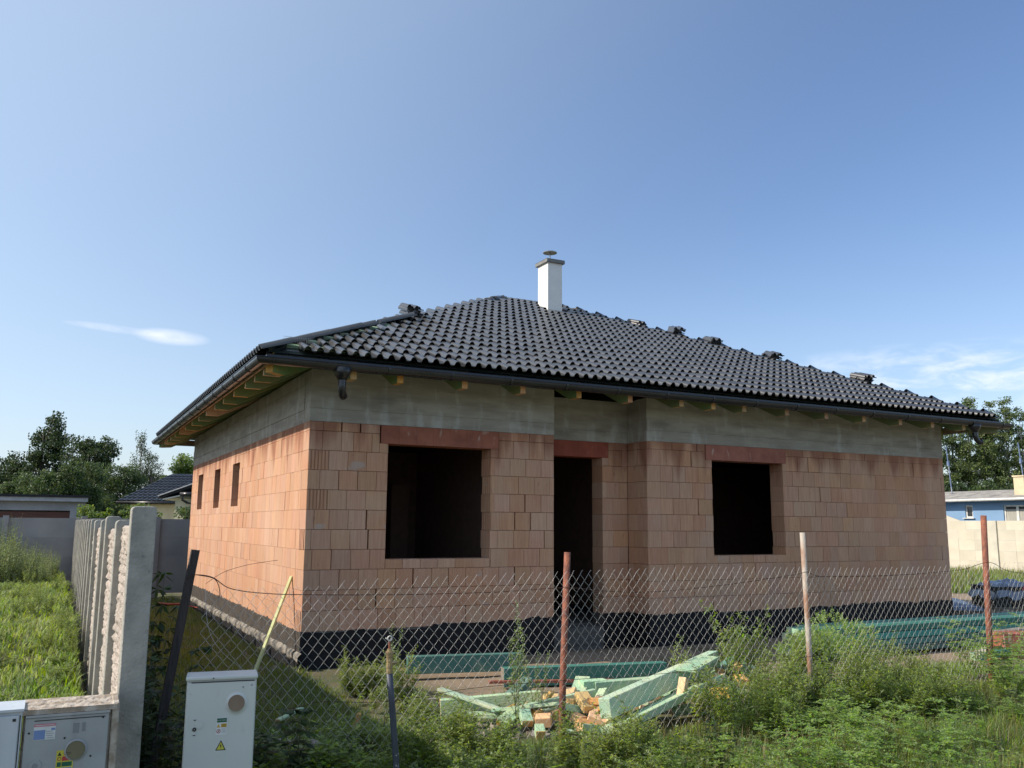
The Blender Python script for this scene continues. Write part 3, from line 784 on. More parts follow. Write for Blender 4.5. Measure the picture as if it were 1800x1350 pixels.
# outlets with an open elbow, no downpipe yet
def outlet(x, y, dx):
    m = MB()
    m.tube([(x, y, 3.62), (x, y, 3.55), (x, y, 3.47)], 0, 12, rads=[.115, .10, .052])
    m.build('gutter_outlet', 'gutter_black', house, smooth=True)
    m = MB(); pts = [(x, y, 3.47), (x, y, 3.39), (x+.004*dx, y+.01, 3.345), (x+.025*dx, y+.045, 3.305), (x+.05*dx, y+.085, 3.285)]
    if dx > 1: pts = [(x, y, 3.47), (x, y, 3.40), (x+.03, y+.0, 3.34), (x+.09, y-.0, 3.30), (x+.15, y-.01, 3.30)]
    m.tube(pts, .046, 12, cap=False); m.tube(pts[-2:], .050, 12, cap=False)
    m.tube([pts[0], pts[1]], .049, 12, cap=False)
    m.tube([Vector(pts[-1])-(Vector(pts[-1])-Vector(pts[-2]))*.4, Vector(pts[-1])-(Vector(pts[-1])-Vector(pts[-2]))*.39], .044, 12)
    m.build('drain_elbow', 'gutter_black', house, smooth=True)
outlet(0.17, -EV-GC, 1); outlet(11.90, -EV-GC, 2)
# sheet-metal eaves strip above the gutter
m = MB()
for (a, b) in (((-EV, -EV-.015), (LX+EV, -EV-.015)),):
    m.add([(a[0], a[1], 3.725), (b[0], b[1], 3.725), (b[0], b[1]+.25, 3.725+.03+.25*TN), (a[0], a[1]+.25, 3.725+.03+.25*TN)], [(0, 1, 2, 3)])
m.add([(-EV-.015, LY+EV, 3.725), (-EV-.015, -EV, 3.725), (-EV+.235, -EV, 3.755+.25*TN), (-EV+.235, LY+EV, 3.705+.25*TN)], [(0, 1, 2, 3)])
m.build('eaves_flashing', 'gutter_black', house)

# tiles: 300 x 420 mm, double roll
cs = 1/math.sqrt(1+TN*TN); sn = TN*cs
GA = 0.335
PT = [(0, 0.0), (.005, .024), (.020, .044), (.043, .053), (.066, .043), (.083, .018), (.092, -.002), (.120, -.006)]
def tile_verts():
    top = [(s, h) for s, h in PT]+[(s+.15, h) for s, h in PT]+[(.30, 0.0)]
    return top
def tile_geo(ox=0.0):
    P = tile_verts(); n = len(P); vs = []; fs = []
    LT = 0.40
    lift = 0.047
    for v, dz in ((0.0, lift), (LT, 0.004)):
        for s, h in P: vs.append((s, v, h+dz+.012))
    for s, h in P: vs.append((s, 0.0, h+lift+.012))
    for s, h in P: vs.append((s, 0.0, h+lift+.001))
    for s, h in P: vs.append((s, .05, h+lift))
    for q in range(n-1):
        fs.append((q, q+1, n+q+1, n+q))
        fs.append((2*n+q, 3*n+q, 3*n+q+1, 2*n+q+1))
    # left and right edges
    a, b = 0, n
    vs += [(0, 0, P[0][1]+lift-.010), (0, LT, -.014), (.30, 0, P[-1][1]+lift-.010), (.30, LT, -.014)]
    k = 5*n
    fs += [(0, n, k+1, k), (n-1, k+2, k+3, 2*n-1)]
    return vs, fs, n
tv, tf, tn_ = tile_geo()
tm = bpy.data.meshes.new('roof_tile')
tm.from_pydata(tv, [], tf); tm.materials.append(M('roof_tile'))
for p in tm.polygons[:]: p.use_smooth = True
sharp = [f for f in range(len(tf))]
for i_ in range(len(tf)): tm.polygons[i_].use_smooth = (i_ < 2*(tn_-1) and i_ % 2 == 0)
tm.update()
rt = random.Random(11)
E0 = EV+.045
n_rows = 20
WF = LX+2*E0
tiles = []
for i_ in range(n_rows):
    v = i_*GA
    dist = v*cs              # plan distance of the tile's lower edge from the eave line
    xs = -.30+0.30*i_ if i_ < 7 else -.60+0.30*i_
    xl = -E0+dist
    x = xs
    while x < -E0+dist+.10: x += .3
    if i_ >= 7:
        while x-.3 > -E0+dist+.08: x -= .3
    xr = LX+E0-dist-.02
    while x+.3 < xr+.12:
        tiles.append((x, -E0+dist, rz_(dist-.045)-.0, i_)); x += .3
ang = math.atan(TN)
# chimney gap
CH = (6.025, 6.372, 4.50, 4.93)
tiles = [t for t in tiles if not (t[0]+.3 > CH[0]-.02 and t[0] < CH[1]+.02 and t[1]+.33 > CH[2]+.12 and t[1] < CH[3])]
tiles.sort(key=lambda t: (Vector(t[:3])-CAM).length)
for t in tiles[:300]:
    o = link('roof_tile', tm, house, Vector(t[:3])-HO+Vector((rt.uniform(-.003, .003), rt.uniform(-.008, .008), rt.uniform(-.003, .005))), (ang+rt.uniform(-.01, .01), rt.uniform(-.012, .012), rt.uniform(-.012, .012)))
m = MB()
Rf = Matrix.Rotation(ang, 3, 'X')
def addtile(m, p, rot):
    vs = [Vector(p)+rot@Vector(v) for v in tv]; m.add(vs, tf)
for t in tiles[300:]:
    addtile(m, Vector(t[:3])+Vector((0, rt.uniform(-.004, .004), rt.uniform(-.002, .003))), Matrix.Rotation(rt.uniform(-.006, .006), 3, 'Z')@Rf)
# garden-side slope, seen edge-on; its tiles run to the hip and stand above it
Rl = Matrix.Rotation(-math.pi/2, 3, 'Z')@Rf
for i_ in range(n_rows):
    dist = i_*GA*cs
    y = LY+E0-dist-.1
    y += rt.uniform(-.03, .03)
    while y-.3 > -E0+dist-.06:
        addtile(m, (-E0+dist, y, rz_(dist-.045)), Rl); y -= .3
    # one more at the hip, half over it
Rr = Matrix.Rotation(math.pi/2, 3, 'Z')@Rf
for i_ in range(n_rows):
    dist = i_*GA*cs
    y = -E0+dist+.12
    while y+.3 < LY+E0-dist:
        addtile(m, (LX+E0-dist, y, rz_(dist-.045)), Rr); y += .3
o = m.build('roof_tile', 'roof_tile_joined', house, kind='stuff')
sm = [(q % len(tf)) < 2*(tn_-1) and (q % len(tf)) % 2 == 0 for q in range(len(o.data.polygons))]
o.data.polygons.foreach_set('use_smooth', sm)
# tile battens showing green at the open front-left hip
for i_ in range(0, 12):
    dist = i_*GA*cs+.30
    xs = -E0+dist
    z = rz_(dist-.045)+.012
    m = MB(); a = Vector((xs+.02, -E0+dist, z)); 
    m.frame(a+Vector((.55, 0, .004)), Vector((1, 0, 0)), Vector((0, cs, sn)), Vector((0, -sn, cs)), .55, .027, .020, 0, emi=1)
    m.build('tile_batten', ['mint_wood', 'wood_raw'], house, origin=a)
# hip board and wire mesh strip at the eaves corner
m = MB(); a = cor[0]+Vector((.05, .05, .03)); b = apL+Vector((0, 0, .03)); t = (b-a).normalized(); sd2 = Vector((-1, 1, 0)).normalized()
m.frame((a+b)/2, t, -sd2, t.cross(-sd2), (b-a).length/2, .03, .025); m.build('hip_board', 'membrane', house)
# ridge: caps laid only on the first metre left of the apex
def cap(p, dirv, ln=.42, r_=.10):
    dirv = Vector(dirv).normalized(); side = dirv.cross(Vector((0, 0, 1))).normalized(); up = side.cross(dirv)
    m = MB(); vs = []
    for k, rr_ in ((0, r_), (ln, r_*.86)):
        for t in np.linspace(0, math.pi, 9): vs.append(Vector(p)+dirv*k+side*math.cos(t)*rr_+up*math.sin(t)*rr_*.72)
    for k, rr_ in ((0, r_*.84), (ln, r_*.70)):
        for t in np.linspace(0, math.pi, 9): vs.append(Vector(p)+dirv*k+side*math.cos(t)*rr_+up*math.sin(t)*rr_*.72)
    fs = []
    for q in range(8):
        fs += [(q, 9+q, 10+q, q+1), (18+q, 19+q, 28+q, 27+q), (q, q+1, 19+q, 18+q), (9+q, 27+q, 28+q, 10+q)]
    m.add(vs, fs); m.build('hip_cap', 'roof_tile', house, smooth=True, origin=p)
hd = (cor[0]-apL).normalized()
for q in range(2): cap(apL+hd*(.88-.36*q)+Vector((0, 0, .03+.008*q)), -hd, ln=.44)

# ridge timber bit left lying beside the chimney
m = MB(); m.frame((6.95, 4.95, 6.40), Vector((1, -.3, 0)).normalized(), Vector((.3, 1, 0)).normalized(), Vector((0, 0, 1)), .16, .04, .03)
m.build('roof_offcut', 'cut_wood', None, origin=(6.95, 4.95, 6.40), label='short raw timber offcut lying at the ridge just right of the white chimney', cat='timber')

# chimney
ch = empty('chimney', ((CH[0]+CH[1])/2, (CH[2]+CH[3])/2, 6.0))
ch.parent = house; ch.location = Vector(((CH[0]+CH[1])/2, (CH[2]+CH[3])/2, 6.0))-HO
m = MB(); m.box(CH[0], CH[1], CH[2], CH[3], 5.6, 7.235); o = m.build('chimney_stack', 'chimney_plaster', ch); bevel(o, .006)
m = MB(); m.box(CH[0]-.045, CH[1]+.045, CH[2]-.045, CH[3]+.045, 7.225, 7.30)
m.add([(CH[0]-.045, CH[2]-.045, 7.301), (CH[1]+.045, CH[2]-.045, 7.301), (CH[1]+.045, CH[3]+.045, 7.301), (CH[0]-.045, CH[3]+.045, 7.301), (6.198, 4.715, 7.33)], [(0, 1, 4), (1, 2, 4), (2, 3, 4), (3, 0, 4)])
o = m.build('chimney_cap', 'chimney_cap', ch)
bevel(o, .006)
cxm, cym = (CH[0]+CH[1])/2, (CH[2]+CH[3])/2
m = MB(); m.tube([(cxm+.02, cym, 7.27), (cxm+.02, cym, 7.36)], .085, 20); m.build('flue', 'chimney_cap', ch, smooth=False)
m = MB(); m.tube([(cxm, cym, 7.32), (cxm, cym, 7.53)], .013, 8); m.build('cowl_stem', 'steel', ch)
m = MB(); m.tube([(cxm, cym, 7.505), (cxm, cym, 7.52), (cxm, cym, 7.535)], 0, 24, rads=[.150, .152, .01]); m.build('rain_cowl', 'steel', ch)

# stacks of loose tiles waiting along the hips
def tile_stack(p, label, n=6, rz=0.0, tilt=ang):
    root = empty('tile_stack', p, label, 'roof tiles', 'stacks of spare tiles on the roof')
    root.rotation_euler = (tilt, 0, rz-.32)
    for q in range(n):
        k_ = link('roof_tile', tm, root, (-.13+q*rt.uniform(-.006, .010), -.18+q*rt.uniform(-.004, .016), q*.024), (rt.uniform(-.03, .03), rt.uniform(-.05, .05), rt.uniform(-.09, .09))); k_.scale = (.86, .86, .86)
def hipR(t): return apR+(cor[1]-apR)*t
tile_stack(hipR(.215)+Vector((-.05, 0.1, .05)), 'low spare tile stack on the right hip, nearest to the chimney', 4, .55)
tile_stack(hipR(.305)+Vector((0, 0.05, .06)), 'fanned spare tile stack on the right hip, second one down from the chimney', 6, -.05)
tile_stack(hipR(.39)+Vector((0, 0.05, .05)), 'spare tile stack halfway up the right hip, just below the fanned one', 5, .12)
tile_stack(hipR(.53)+Vector((0, 0.05, .06)), 'square spare tile stack alone in the middle of the right hip, against the clouds', 5, .02)
tile_stack(hipR(.725)+Vector((0, 0.05, .05)), 'lowest spare tile stack on the right hip, towards the right eaves corner', 6, .3)
hl = apL+(cor[0]-apL)*.52
tile_stack(hl+Vector((0, .1, .07)), 'spare tile stack standing alone on the left hip with spread tile edges', 6, .35)

# rolled grille on the left eaves corner
m = MB()
for q in range(16): m.tube([(-.50+q*.022, -.60, 3.85), (-.50+q*.022, -.62, 3.98)], .0018, 3, cap=False)
for q in range(5): m.tube([(-.52, -.61, 3.86+q*.03), (-.14, -.61, 3.86+q*.03)], .0018, 3, cap=False)
m.build('eaves_grille', 'steel', None, origin=(-.4, -.61, 3.85), label='small piece of wire grille standing on the left eaves corner', cat='wire grille')

# ---------------------------------------------------------------- leaning batten against the sunlit wall
m = MB(); a = Vector((-0.52, 0.03, 0.0)); b = Vector((-.012, .545, 1.075)); t = (b-a).normalized(); s1 = t.cross(Vector((0, 0, 1))).normalized()
m.frame((a+b)/2, t, s1, t.cross(s1), (b-a).length/2, .017, .017)
m.build('leaning_batten', 'batten_wood', None, origin=a, label='thin yellow-green batten leaning against the sunlit side wall', cat='batten')

# ---------------------------------------------------------------- beams and offcuts in front
def beam(name, p0, p1, w, h, mat='mint_wood', end='cut_wood', roll=0.0, label='', cat='beam', group=None):
    p0 = Vector(p0); p1 = Vector(p1); t = (p1-p0); L_ = t.length; t.normalize()
    s1 = t.cross(Vector((0, 0, 1)))
    s1 = s1.normalized() if s1.length > .01 else Vector((1, 0, 0))
    up = s1.cross(t)
    s1, up = s1*math.cos(roll)+up*math.sin(roll), -s1*math.sin(roll)+up*math.cos(roll)
    m = MB(); m.frame((0, 0, 0), Vector((1, 0, 0)), Vector((0, 1, 0)), Vector((0, 0, 1)), L_/2, w/2, h/2, 0, emi=1)
    o = link(name, m.mesh(name, [mat, end]))
    mt = Matrix((t, -s1, up)).transposed().to_4x4()
    if mt.determinant() < 0: mt = Matrix((t, s1, up)).transposed().to_4x4()
    mt.translation = (p0+p1)/2
    o.matrix_world = mt
    bevel(o, .004)
    tag(o, label, cat, group)
    return o
G1 = 'sawn timber offcuts in the heap'
T = lambda *a, **k: beam('timber_beam', *a, **k)
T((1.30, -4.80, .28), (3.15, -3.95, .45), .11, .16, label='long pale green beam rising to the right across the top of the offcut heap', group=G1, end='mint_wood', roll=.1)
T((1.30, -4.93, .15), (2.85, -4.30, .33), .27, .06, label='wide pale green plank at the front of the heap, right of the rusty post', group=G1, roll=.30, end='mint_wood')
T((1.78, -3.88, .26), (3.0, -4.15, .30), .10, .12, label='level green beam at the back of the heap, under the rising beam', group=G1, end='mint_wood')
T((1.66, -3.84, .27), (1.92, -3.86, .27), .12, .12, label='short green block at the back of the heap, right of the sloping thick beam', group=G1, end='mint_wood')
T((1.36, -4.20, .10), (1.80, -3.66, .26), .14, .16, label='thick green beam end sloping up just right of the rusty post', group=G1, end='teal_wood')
T((0.40, -3.50, .12), (1.26, -3.80, .18), .08, .17, label='long weathered green beam lying at the left side of the heap', group=G1, end='cut_wood')
T((0.42, -3.42, .28), (0.76, -3.98, .17), .08, .025, label='short mint green strip lying across the left beam of the heap', group=G1, end='mint_wood')
T((0.93, -4.06, .15), (1.66, -4.10, .24), .05, .12, label='yellowish green beam running behind the rusty post', group=G1, end='cut_wood')
T((1.94, -4.02, .15), (2.35, -3.95, .20), .12, .14, label='short thick block wedged under the level green beam', group=G1, end='mint_wood')
T((2.40, -4.45, .46), (2.95, -4.12, .50), .20, .03, label='broad mint board resting crosswise on the upper end of the rising beam', group=G1, end='mint_wood')
T((1.45, -4.25, .12), (1.86, -4.42, .15), .07, .07, label='short green stub in the middle of the heap among the orange blocks', group=G1, mat='mint_wood')
T((1.16, -3.86, .05), (1.23, -4.06, .30), .055, .03, mat='cut_wood', label='orange splinter standing up left of the rusty post', group=G1)
T((2.95, -4.32, .18), (3.50, -4.10, .34), .15, .10, label='grey-green beam end with an orange cut face, right part of the heap', group=G1)
T((3.20, -3.98, .32), (3.55, -3.80, .40), .12, .08, mat='teal_wood', label='dark green offcut with an orange end, far right of the heap', group=G1)
T((2.74, -4.50, .12), (2.86, -4.36, .36), .10, .12, mat='cut_wood', label='upright orange offcut standing in the weeds right of the rising beam', group=G1)
T((2.20, -4.62, .22), (2.28, -4.58, .42), .07, .07, mat='cut_wood', label='small orange wedge standing in the weeds below the rising beam', group=G1)
T((4.22, -4.42, .06), (4.34, -4.64, .36), .13, .05, label='pale green board end leaning up beside the leafy bush', group=G1)
T((4.36, -4.62, .30), (4.56, -4.46, .08), .05, .04, mat='cut_wood', label='yellow stick leaning down to the right beside the leafy bush', group=G1)
T((.70, -3.95, .16), (1.20, -4.30, .24), .10, .03, label='thin mint board tilted towards the street, left of the rusty post', group=G1, end='cut_wood', roll=.3)
T((.50, -3.70, .10), (.98, -4.05, .12), .12, .04, label='short flat mint board lying in the grass left of the heap', group=G1, end='mint_wood')
T((.98, -3.62, .14), (1.30, -3.50, .30), .12, .09, mat='teal_wood', end='red_strip', label='dark teal offcut with a red-brown edge behind the orange splinter', group=G1)
T((1.60, -4.05, .20), (2.05, -4.32, .26), .09, .05, label='small pale strip bridging the middle of the heap', group=G1, end='mint_wood', roll=.4)
T((2.35, -4.20, .22), (3.30, -3.75, .30), .12, .05, label='long pale board half hidden behind the rising beam', group=G1, end='mint_wood')
T((1.05, -4.55, .08), (1.55, -4.85, .09), .07, .03, label='flat mint splinter in the grass before the rusty post', group=G1, end='mint_wood')
T((2.45, -4.72, .18), (2.95, -4.55, .26), .16, .03, mat='teal_wood', end='cut_wood', label='teal board end lying in the weeds right of the wide front plank', group=G1)
T((3.05, -4.48, .22), (3.75, -4.30, .26), .05, .04, mat='cut_wood', label='long yellow lath across the right part of the heap', group=G1)
def block_label(p, ln, q, el=0):
    col_ = 'orange' if (q % 5 and q < 32 or q % 3 == 0) else 'pale green'
    px_ = ['at the left end of the heap', 'well left of the rusty post', 'just left of the rusty post', 'behind the rusty post foot', 'just right of the rusty post', 'under the rising beam end', 'below the rising beam', 'in weeds right of the heap'][sum(p[0] > t for t in (.95, 1.12, 1.25, 1.38, 1.5, 1.75, 2.6))]
    return ('tilted ' if abs(el) > .2 else 'flat ')+('short ' if ln < .16 else 'longer ')+col_+' offcut '+px_+', '+('street side' if p[1] < -4.42 else 'middle' if p[1] < -4.15 else 'house side')+('' if p[2] > .14 else ', low')
rd = random.Random(5)
hues = ['with a split end', 'lying flat', 'tipped on its edge', 'half buried in grass', 'resting on another block', 'with a slanted cut', 'turned end up']
spots_ = [(.92, -4.02, .10), (.86, -3.90, .08), (1.02, -4.18, .10), (2.62, -4.62, .22), (3.12, -4.36, .26), (3.30, -4.22, .34), (3.42, -4.28, .30), (2.95, -4.52, .2), (1.39, -4.36, .20), (1.45, -4.47, .22), (1.30, -4.30, .13), (1.40, -4.50, .12), (1.50, -4.58, .16), (1.33, -4.19, .10), (1.28, -4.42, .08), (1.37, -4.60, .09), (1.48, -4.70, .10),
          (1.26, -4.58, .06), (1.52, -4.40, .10), (1.22, -4.04, .07), (1.13, -3.82, .06), (1.13, -3.95, .05), (1.42, -4.13, .16), (1.58, -4.50, .09), (1.62, -4.32, .14), (1.20, -4.70, .07), (2.0, -4.35, .1), (1.05, -4.2, .05), (1.56, -4.68, .07), (1.35, -4.48, .05)]
for q in range(26):
    u_ = rd.random(); x_ = .75+u_*2.6; spots_.append((x_, -4.15+rd.uniform(-.45, .35)-.1*(x_ < 1.6), .05+.16*math.exp(-((x_-1.7)/.9)**2)*rd.uniform(.3, 1.1)))
seen_ = set()
for q, p in enumerate(spots_):
    an = rd.uniform(0, math.pi); ln = rd.uniform(.12, .23); el = rd.uniform(-.25, .5)
    dv = Vector((math.cos(an)*math.cos(el), math.sin(an)*math.cos(el), math.sin(el)))*ln/2
    c_ = Vector(p)+Vector((0, 0, .05))
    lab_ = block_label(p, ln, q, el)
    if lab_ in seen_: continue
    seen_.add(lab_)
    o = beam('wood_block', c_-dv, c_+dv, rd.uniform(.07, .12), rd.uniform(.05, .09), mat='cut_wood' if q % 5 and q < 32 or q % 3 == 0 else 'mint_wood', roll=rd.uniform(-.6, .6),
             label=lab_, cat='offcut', group='small sawn offcut blocks in the heap')
# shaded beams by the wall
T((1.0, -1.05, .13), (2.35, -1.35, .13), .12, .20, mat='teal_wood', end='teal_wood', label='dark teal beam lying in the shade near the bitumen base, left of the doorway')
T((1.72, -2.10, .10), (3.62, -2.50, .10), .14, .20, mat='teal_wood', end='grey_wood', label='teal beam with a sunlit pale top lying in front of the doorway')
T((1.45, -2.32, .10), (2.75, -2.74, .09), .05, .03, mat='red_strip', end='red_strip', label='thin rusty red strip lying along the teal beam before the doorway', cat='strip')
T((0.36, -2.90, .06), (0.98, -3.10, .07), .06, .10, mat='grey_wood', end='grey_wood', label='grey board lying behind the left beam of the heap', cat='board')
T((-1.10, -3.82, .07), (-.83, -4.60, .06), .10, .03, mat='grey_wood', end='grey_wood', label='weathered brown plank in the shade, left of its twin', cat='board')
T((-.92, -3.95, .07), (-.62, -4.62, .06), .09, .035, mat='grey_wood', end='grey_wood', label='weathered brown plank in the shade, the right one of two', cat='board')
T((-.95, -3.1, .07), (-.66, -2.78, .09), .05, .02, mat='mint_wood', label='small pale green strip lying in the shaded grass right of the new meter cabinet', cat='strip')
T((-.56, -4.0, .10), (-.52, -4.03, .26), .05, .03, mat='cut_wood', label='orange plank end standing just left of the water pipe', cat='offcut')
# neat stack of long impregnated beams at the right
st = random.Random(9); zz = 0.0
for lay_ in range(4):
    for q in range(4):
        y = -2.05+q*.155+st.uniform(-.012, .012); x0 = 6.6+st.uniform(-.35, .35); x1 = 11.3+st.uniform(-.3, .9)
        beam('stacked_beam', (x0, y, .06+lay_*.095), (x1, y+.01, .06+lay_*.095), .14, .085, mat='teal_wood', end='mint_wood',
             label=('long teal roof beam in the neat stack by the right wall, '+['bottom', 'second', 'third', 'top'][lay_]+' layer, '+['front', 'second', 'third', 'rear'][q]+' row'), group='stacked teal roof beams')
beam('stacked_beam', (8.2, -3.15, .07), (11.8, -2.45, .06), .14, .09, mat='teal_wood', end='mint_wood', label='teal beam lying loose in front of the stack under the clay blocks', cat='beam')
beam('stacked_beam', (9.5, -2.6, .26), (12.6, -1.9, .22), .16, .05, mat='grey_wood', end='grey_wood', label='grey plank lying across the right end of the beam stack', cat='board')
for q, (x, y, z) in enumerate(((9.15, -2.95, .10), (9.42, -2.98, .10), (9.22, -2.92, -.10+.05), (9.50, -2.95, -.05))):
    m = MB(); m.box(-.125, .125, -.15, .15, 0, .19); o = link('clay_block', m.mesh('clay_block', 'lintel_clay'), None, (x, y, z+.03), (0, 0, -.35))
    tag(o, ['loose red clay block on top of the beam end, left of a pair', 'loose red clay block on top of the beam end, right of a pair', 'red clay block under the pair, at the left', 'red clay block under the pair, at the right'][q], 'brick', 'loose clay blocks by the beam stack')
    bevel(o, .004)
m = MB()
for q in range(4):
    a = Vector((8.15+q*.09, -3.22+q*.02, .12)); m.frame(a, Vector((.3, .2, 1)).normalized(), Vector((1, 0, -.3)).normalized(), Vector((0, 1, 0)), .07, .025, .008)
m.build('wood_wedges', 'cream_render', None, origin=(8.2, -3.2, .1), label='pale broken chips lying at the left end of the loose teal beam', cat='wood chips', kind='stuff')

# wrapped pallets at the right
def pallet(c, rz, zb, label):
    root = empty('wrapped_pallet', (c[0], c[1], zb), label, 'pallet'); root.rotation_euler = (0, 0, rz)
    for q in range(6):
        m = MB(); m.box(-.6, .6, -.48+q*.168, -.48+q*.168+.12, .12, .142); link('deck_board', m.mesh('deck_board', 'pallet_wood'), root)
    for q in range(3):
        m = MB(); m.box(-.6, .6, -.45+q*.4, -.35+q*.4, .0, .12); link('runner', m.mesh('runner', 'pallet_wood'), root)
    return root
pl = pallet((15.65, 1.35), -.42, -.02, 'pallet of dark tiles under shiny grey plastic film, at the right edge')
bm_ = MB()
for q in range(3): bm_.box(-.55+q*.37, -.55+q*.37+.34, -.45, .45, .145, .56)
o = link('tile_load', bm_.mesh('tile_load', 'dark_roofing'), pl)
m = MB(); rr = random.Random(2); nn = 13; vs = []; fs = []
for a_ in range(nn):
    for b_ in range(nn):
        x = -.60+1.2*a_/(nn-1); y = -.50+1.0*b_/(nn-1)
        ed = max(abs(x)/.60, abs(y)/.50)
        z = .54+.17*(1-ed)**.8+rr.uniform(-.02, .02)*1.2
        if ed > .99: z = .33+rr.uniform(-.05, .05); x *= 1.03; y *= 1.03
        elif ed > .82: z = .53+rr.uniform(-.02, .01); x *= 1.04; y *= 1.04
        vs.append((x, y, z))
for a_ in range(nn-1):
    for b_ in range(nn-1):
        q = a_*nn+b_; fs.append((q, q+nn, q+nn+1, q+1))
m.add(vs, fs); link('plastic_film', m.mesh('plastic_film', 'wrap_film'), pl)
m = MB(); m.box(.05, .6, -.53, -.515, .60, .635); m.tube([(.05, -.53, .60), (-.02, -.54, .5)], .015, 4); link('red_tape', m.mesh('red_tape', 'red_tape'), pl)
pl2 = pallet((14.2, 1.9), -.42, -.02, 'empty-looking low pallet with a grey sheet, between the house and the wrapped pallet')
m = MB(); m.add([(-.62, -.5, .17), (.62, -.5, .15), (.62, .5, .26), (-.1, .5, .30), (-.62, .4, .17)], [(0, 1, 2, 3, 4)]); m.add([(-.62, -.5, .165), (-.62, -.53, .10), (.62, -.53, .08), (.62, -.5, .145)], [(0, 1, 2, 3)])
link('grey_sheet', m.mesh('grey_sheet', 'wrap_film'), pl2)
m = MB()
rs = random.Random(21)
for q in range(150):
    x = rs.uniform(12.4, 15.2); y = rs.uniform(-.6, 1.2); s_ = rs.uniform(.03, .10); z = gz(x, y)+s_*.3
    ax = Vector((rs.uniform(-1, 1), rs.uniform(-1, 1), rs.uniform(-.4, .4))).normalized(); ay = ax.orthogonal().normalized()
    m.frame((x, y, z), ax, ay, ax.cross(ay), s_, s_*rs.uniform(.5, .9), s_*rs.uniform(.3, .7))
for q in range(110):
    if q % 6 == 0: x = rs.uniform(-.5, -.1); y = rs.uniform(-.6, 2)
    else: x = rs.uniform(-.1, .9); y = rs.uniform(-4.6, -3.7)
    s_ = rs.uniform(.012, .045); z = gz(x, y)+s_*.3
    ax = Vector((rs.uniform(-1, 1), rs.uniform(-1, 1), rs.uniform(-.4, .4))).normalized(); ay = ax.orthogonal().normalized()
    m.frame((x, y, z), ax, ay, ax.cross(ay), s_, s_*rs.uniform(.5, .9), s_*rs.uniform(.3, .7))
m.build('rubble', 'rubble', None, kind='stuff', label='grey stones and rubble strewn by the house walls', cat='rubble')
m = MB()
for q in range(9):
    a_ = q*.7; m.tube([(1.36+.05*math.cos(a_), -3.8+.05*math.sin(a_), .10), (1.38+.03*math.cos(a_+1), -3.82+.03*math.sin(a_+1), .19), (1.37, -3.8, .13)], .016, 5)
m.build('blue_plastic_bag', 'blue_film', None, origin=(1.37, -3.8, .1), label='crumpled blue and white plastic bag in the heap left of the rusty post', cat='plastic bag')

# ---------------------------------------------------------------- mesh fence
FY_ = -5.0
fence = empty('wire_mesh_fence', (-1.98, FY_, 0.1), 'sagging galvanised diamond mesh fence on rusty posts in front of the house', 'fence')
def post(pts, rad, mat, n=10, label=None, cap_=True):
    m = MB(); m.tube(pts, rad, n); o = m.build('fence_post', mat, fence, smooth=False, label=label)
    for p in o.data.polygons: p.use_smooth = len(p.vertices) == 4
    return o
m = MB(); a = Vector((-2.20, -5.04, -.1)); b = Vector((-1.972, -5.0, 1.575)); t = (b-a).normalized()
m.frame((a+b)/2, t, Vector((1, 0, -.1)).normalized(), Vector((0, 1, 0)), (b-a).length/2, .025, .025)
m.build('fence_post', 'old_dark_wood', fence, label='dark leaning wooden post')
post([(.765, -5.0, -.2), (.79, -5, .6), (.832, -5, 1.54)], .026, 'rust_metal', label='rusty red pipe post')
post([(3.375, -5.0, -.2), (3.37, -5, .7), (3.352, -5, 1.70)], .026, 'grey_paint_rust', label='grey painted rusting pipe post')
post([(5.86, -5.0, -.2), (5.90, -5, .8), (5.948, -5, 1.885)], .030, 'rust_metal', label='tall red rusted pipe post')
post([(8.6, -5.0, -.2), (8.61, -5, 1.7)], .028, 'rust_metal', label='rusty pipe post')
# woven wires: each wire zigzags its full height, hooking its neighbours
P_ = 0.0385; HZ = 0.0455
def ftop(x): return 1.345+.02*math.sin(x*1.1)+.018*math.exp(-((x-3)/1.5)**2)
rw = random.Random(4)
m = MB()
x = -1.90; idx = 0
while x < 8.9:
    s0 = x
    zb = gz(x, FY_)+.02
    zt = ftop(x)
    n = int((zt-zb)/HZ)
    seq = []
    lean = 0.0
    for k in range(n+1):
        side = (k+idx) % 2
        # neighbouring wires meet at alternate knuckles
        xx = s0+(P_/2 if side else -P_/2)*1.0
        z = zt-k*HZ
        bulge = .012*math.sin(x*2.3+z*3)+.008*math.sin(z*7+x)
        yk = FY_-.031+bulge
        seq.append((xx+.004*math.sin(z*9+x*5)+.0022*(-1 if side else 1), yk+(.0035 if side else -.0035), z))
    # knuckles: short steep jogs in depth so that the diamonds look woven
    pts = []
    if x < -1.02:
        pass
    else:
        top = seq[0]
        if idx % 2 == 1:
            dl = rw.uniform(.7, 1.2); hh = rw.uniform(.030, .042)
            pts.append((top[0]+.034*dl, top[1], top[2]+hh*.9)); pts.append((top[0]+.026*dl, top[1]-.003, top[2]+hh))
    for k, p in enumerate(seq):
        if 0 < k < len(seq)-1:
            dx = (seq[k+1][0]-seq[k-1][0])
            pts.append((p[0]-.0*dx, p[1]-.0035, p[2]+.006)); pts.append((p[0], p[1]+.0035, p[2]-.006))
        else: pts.append(p)
    m.tube(pts, .0012, 4, cap=False)
    x += P_; idx += 1
m.build('wire_mesh', 'galvanised', fence, smooth=True)
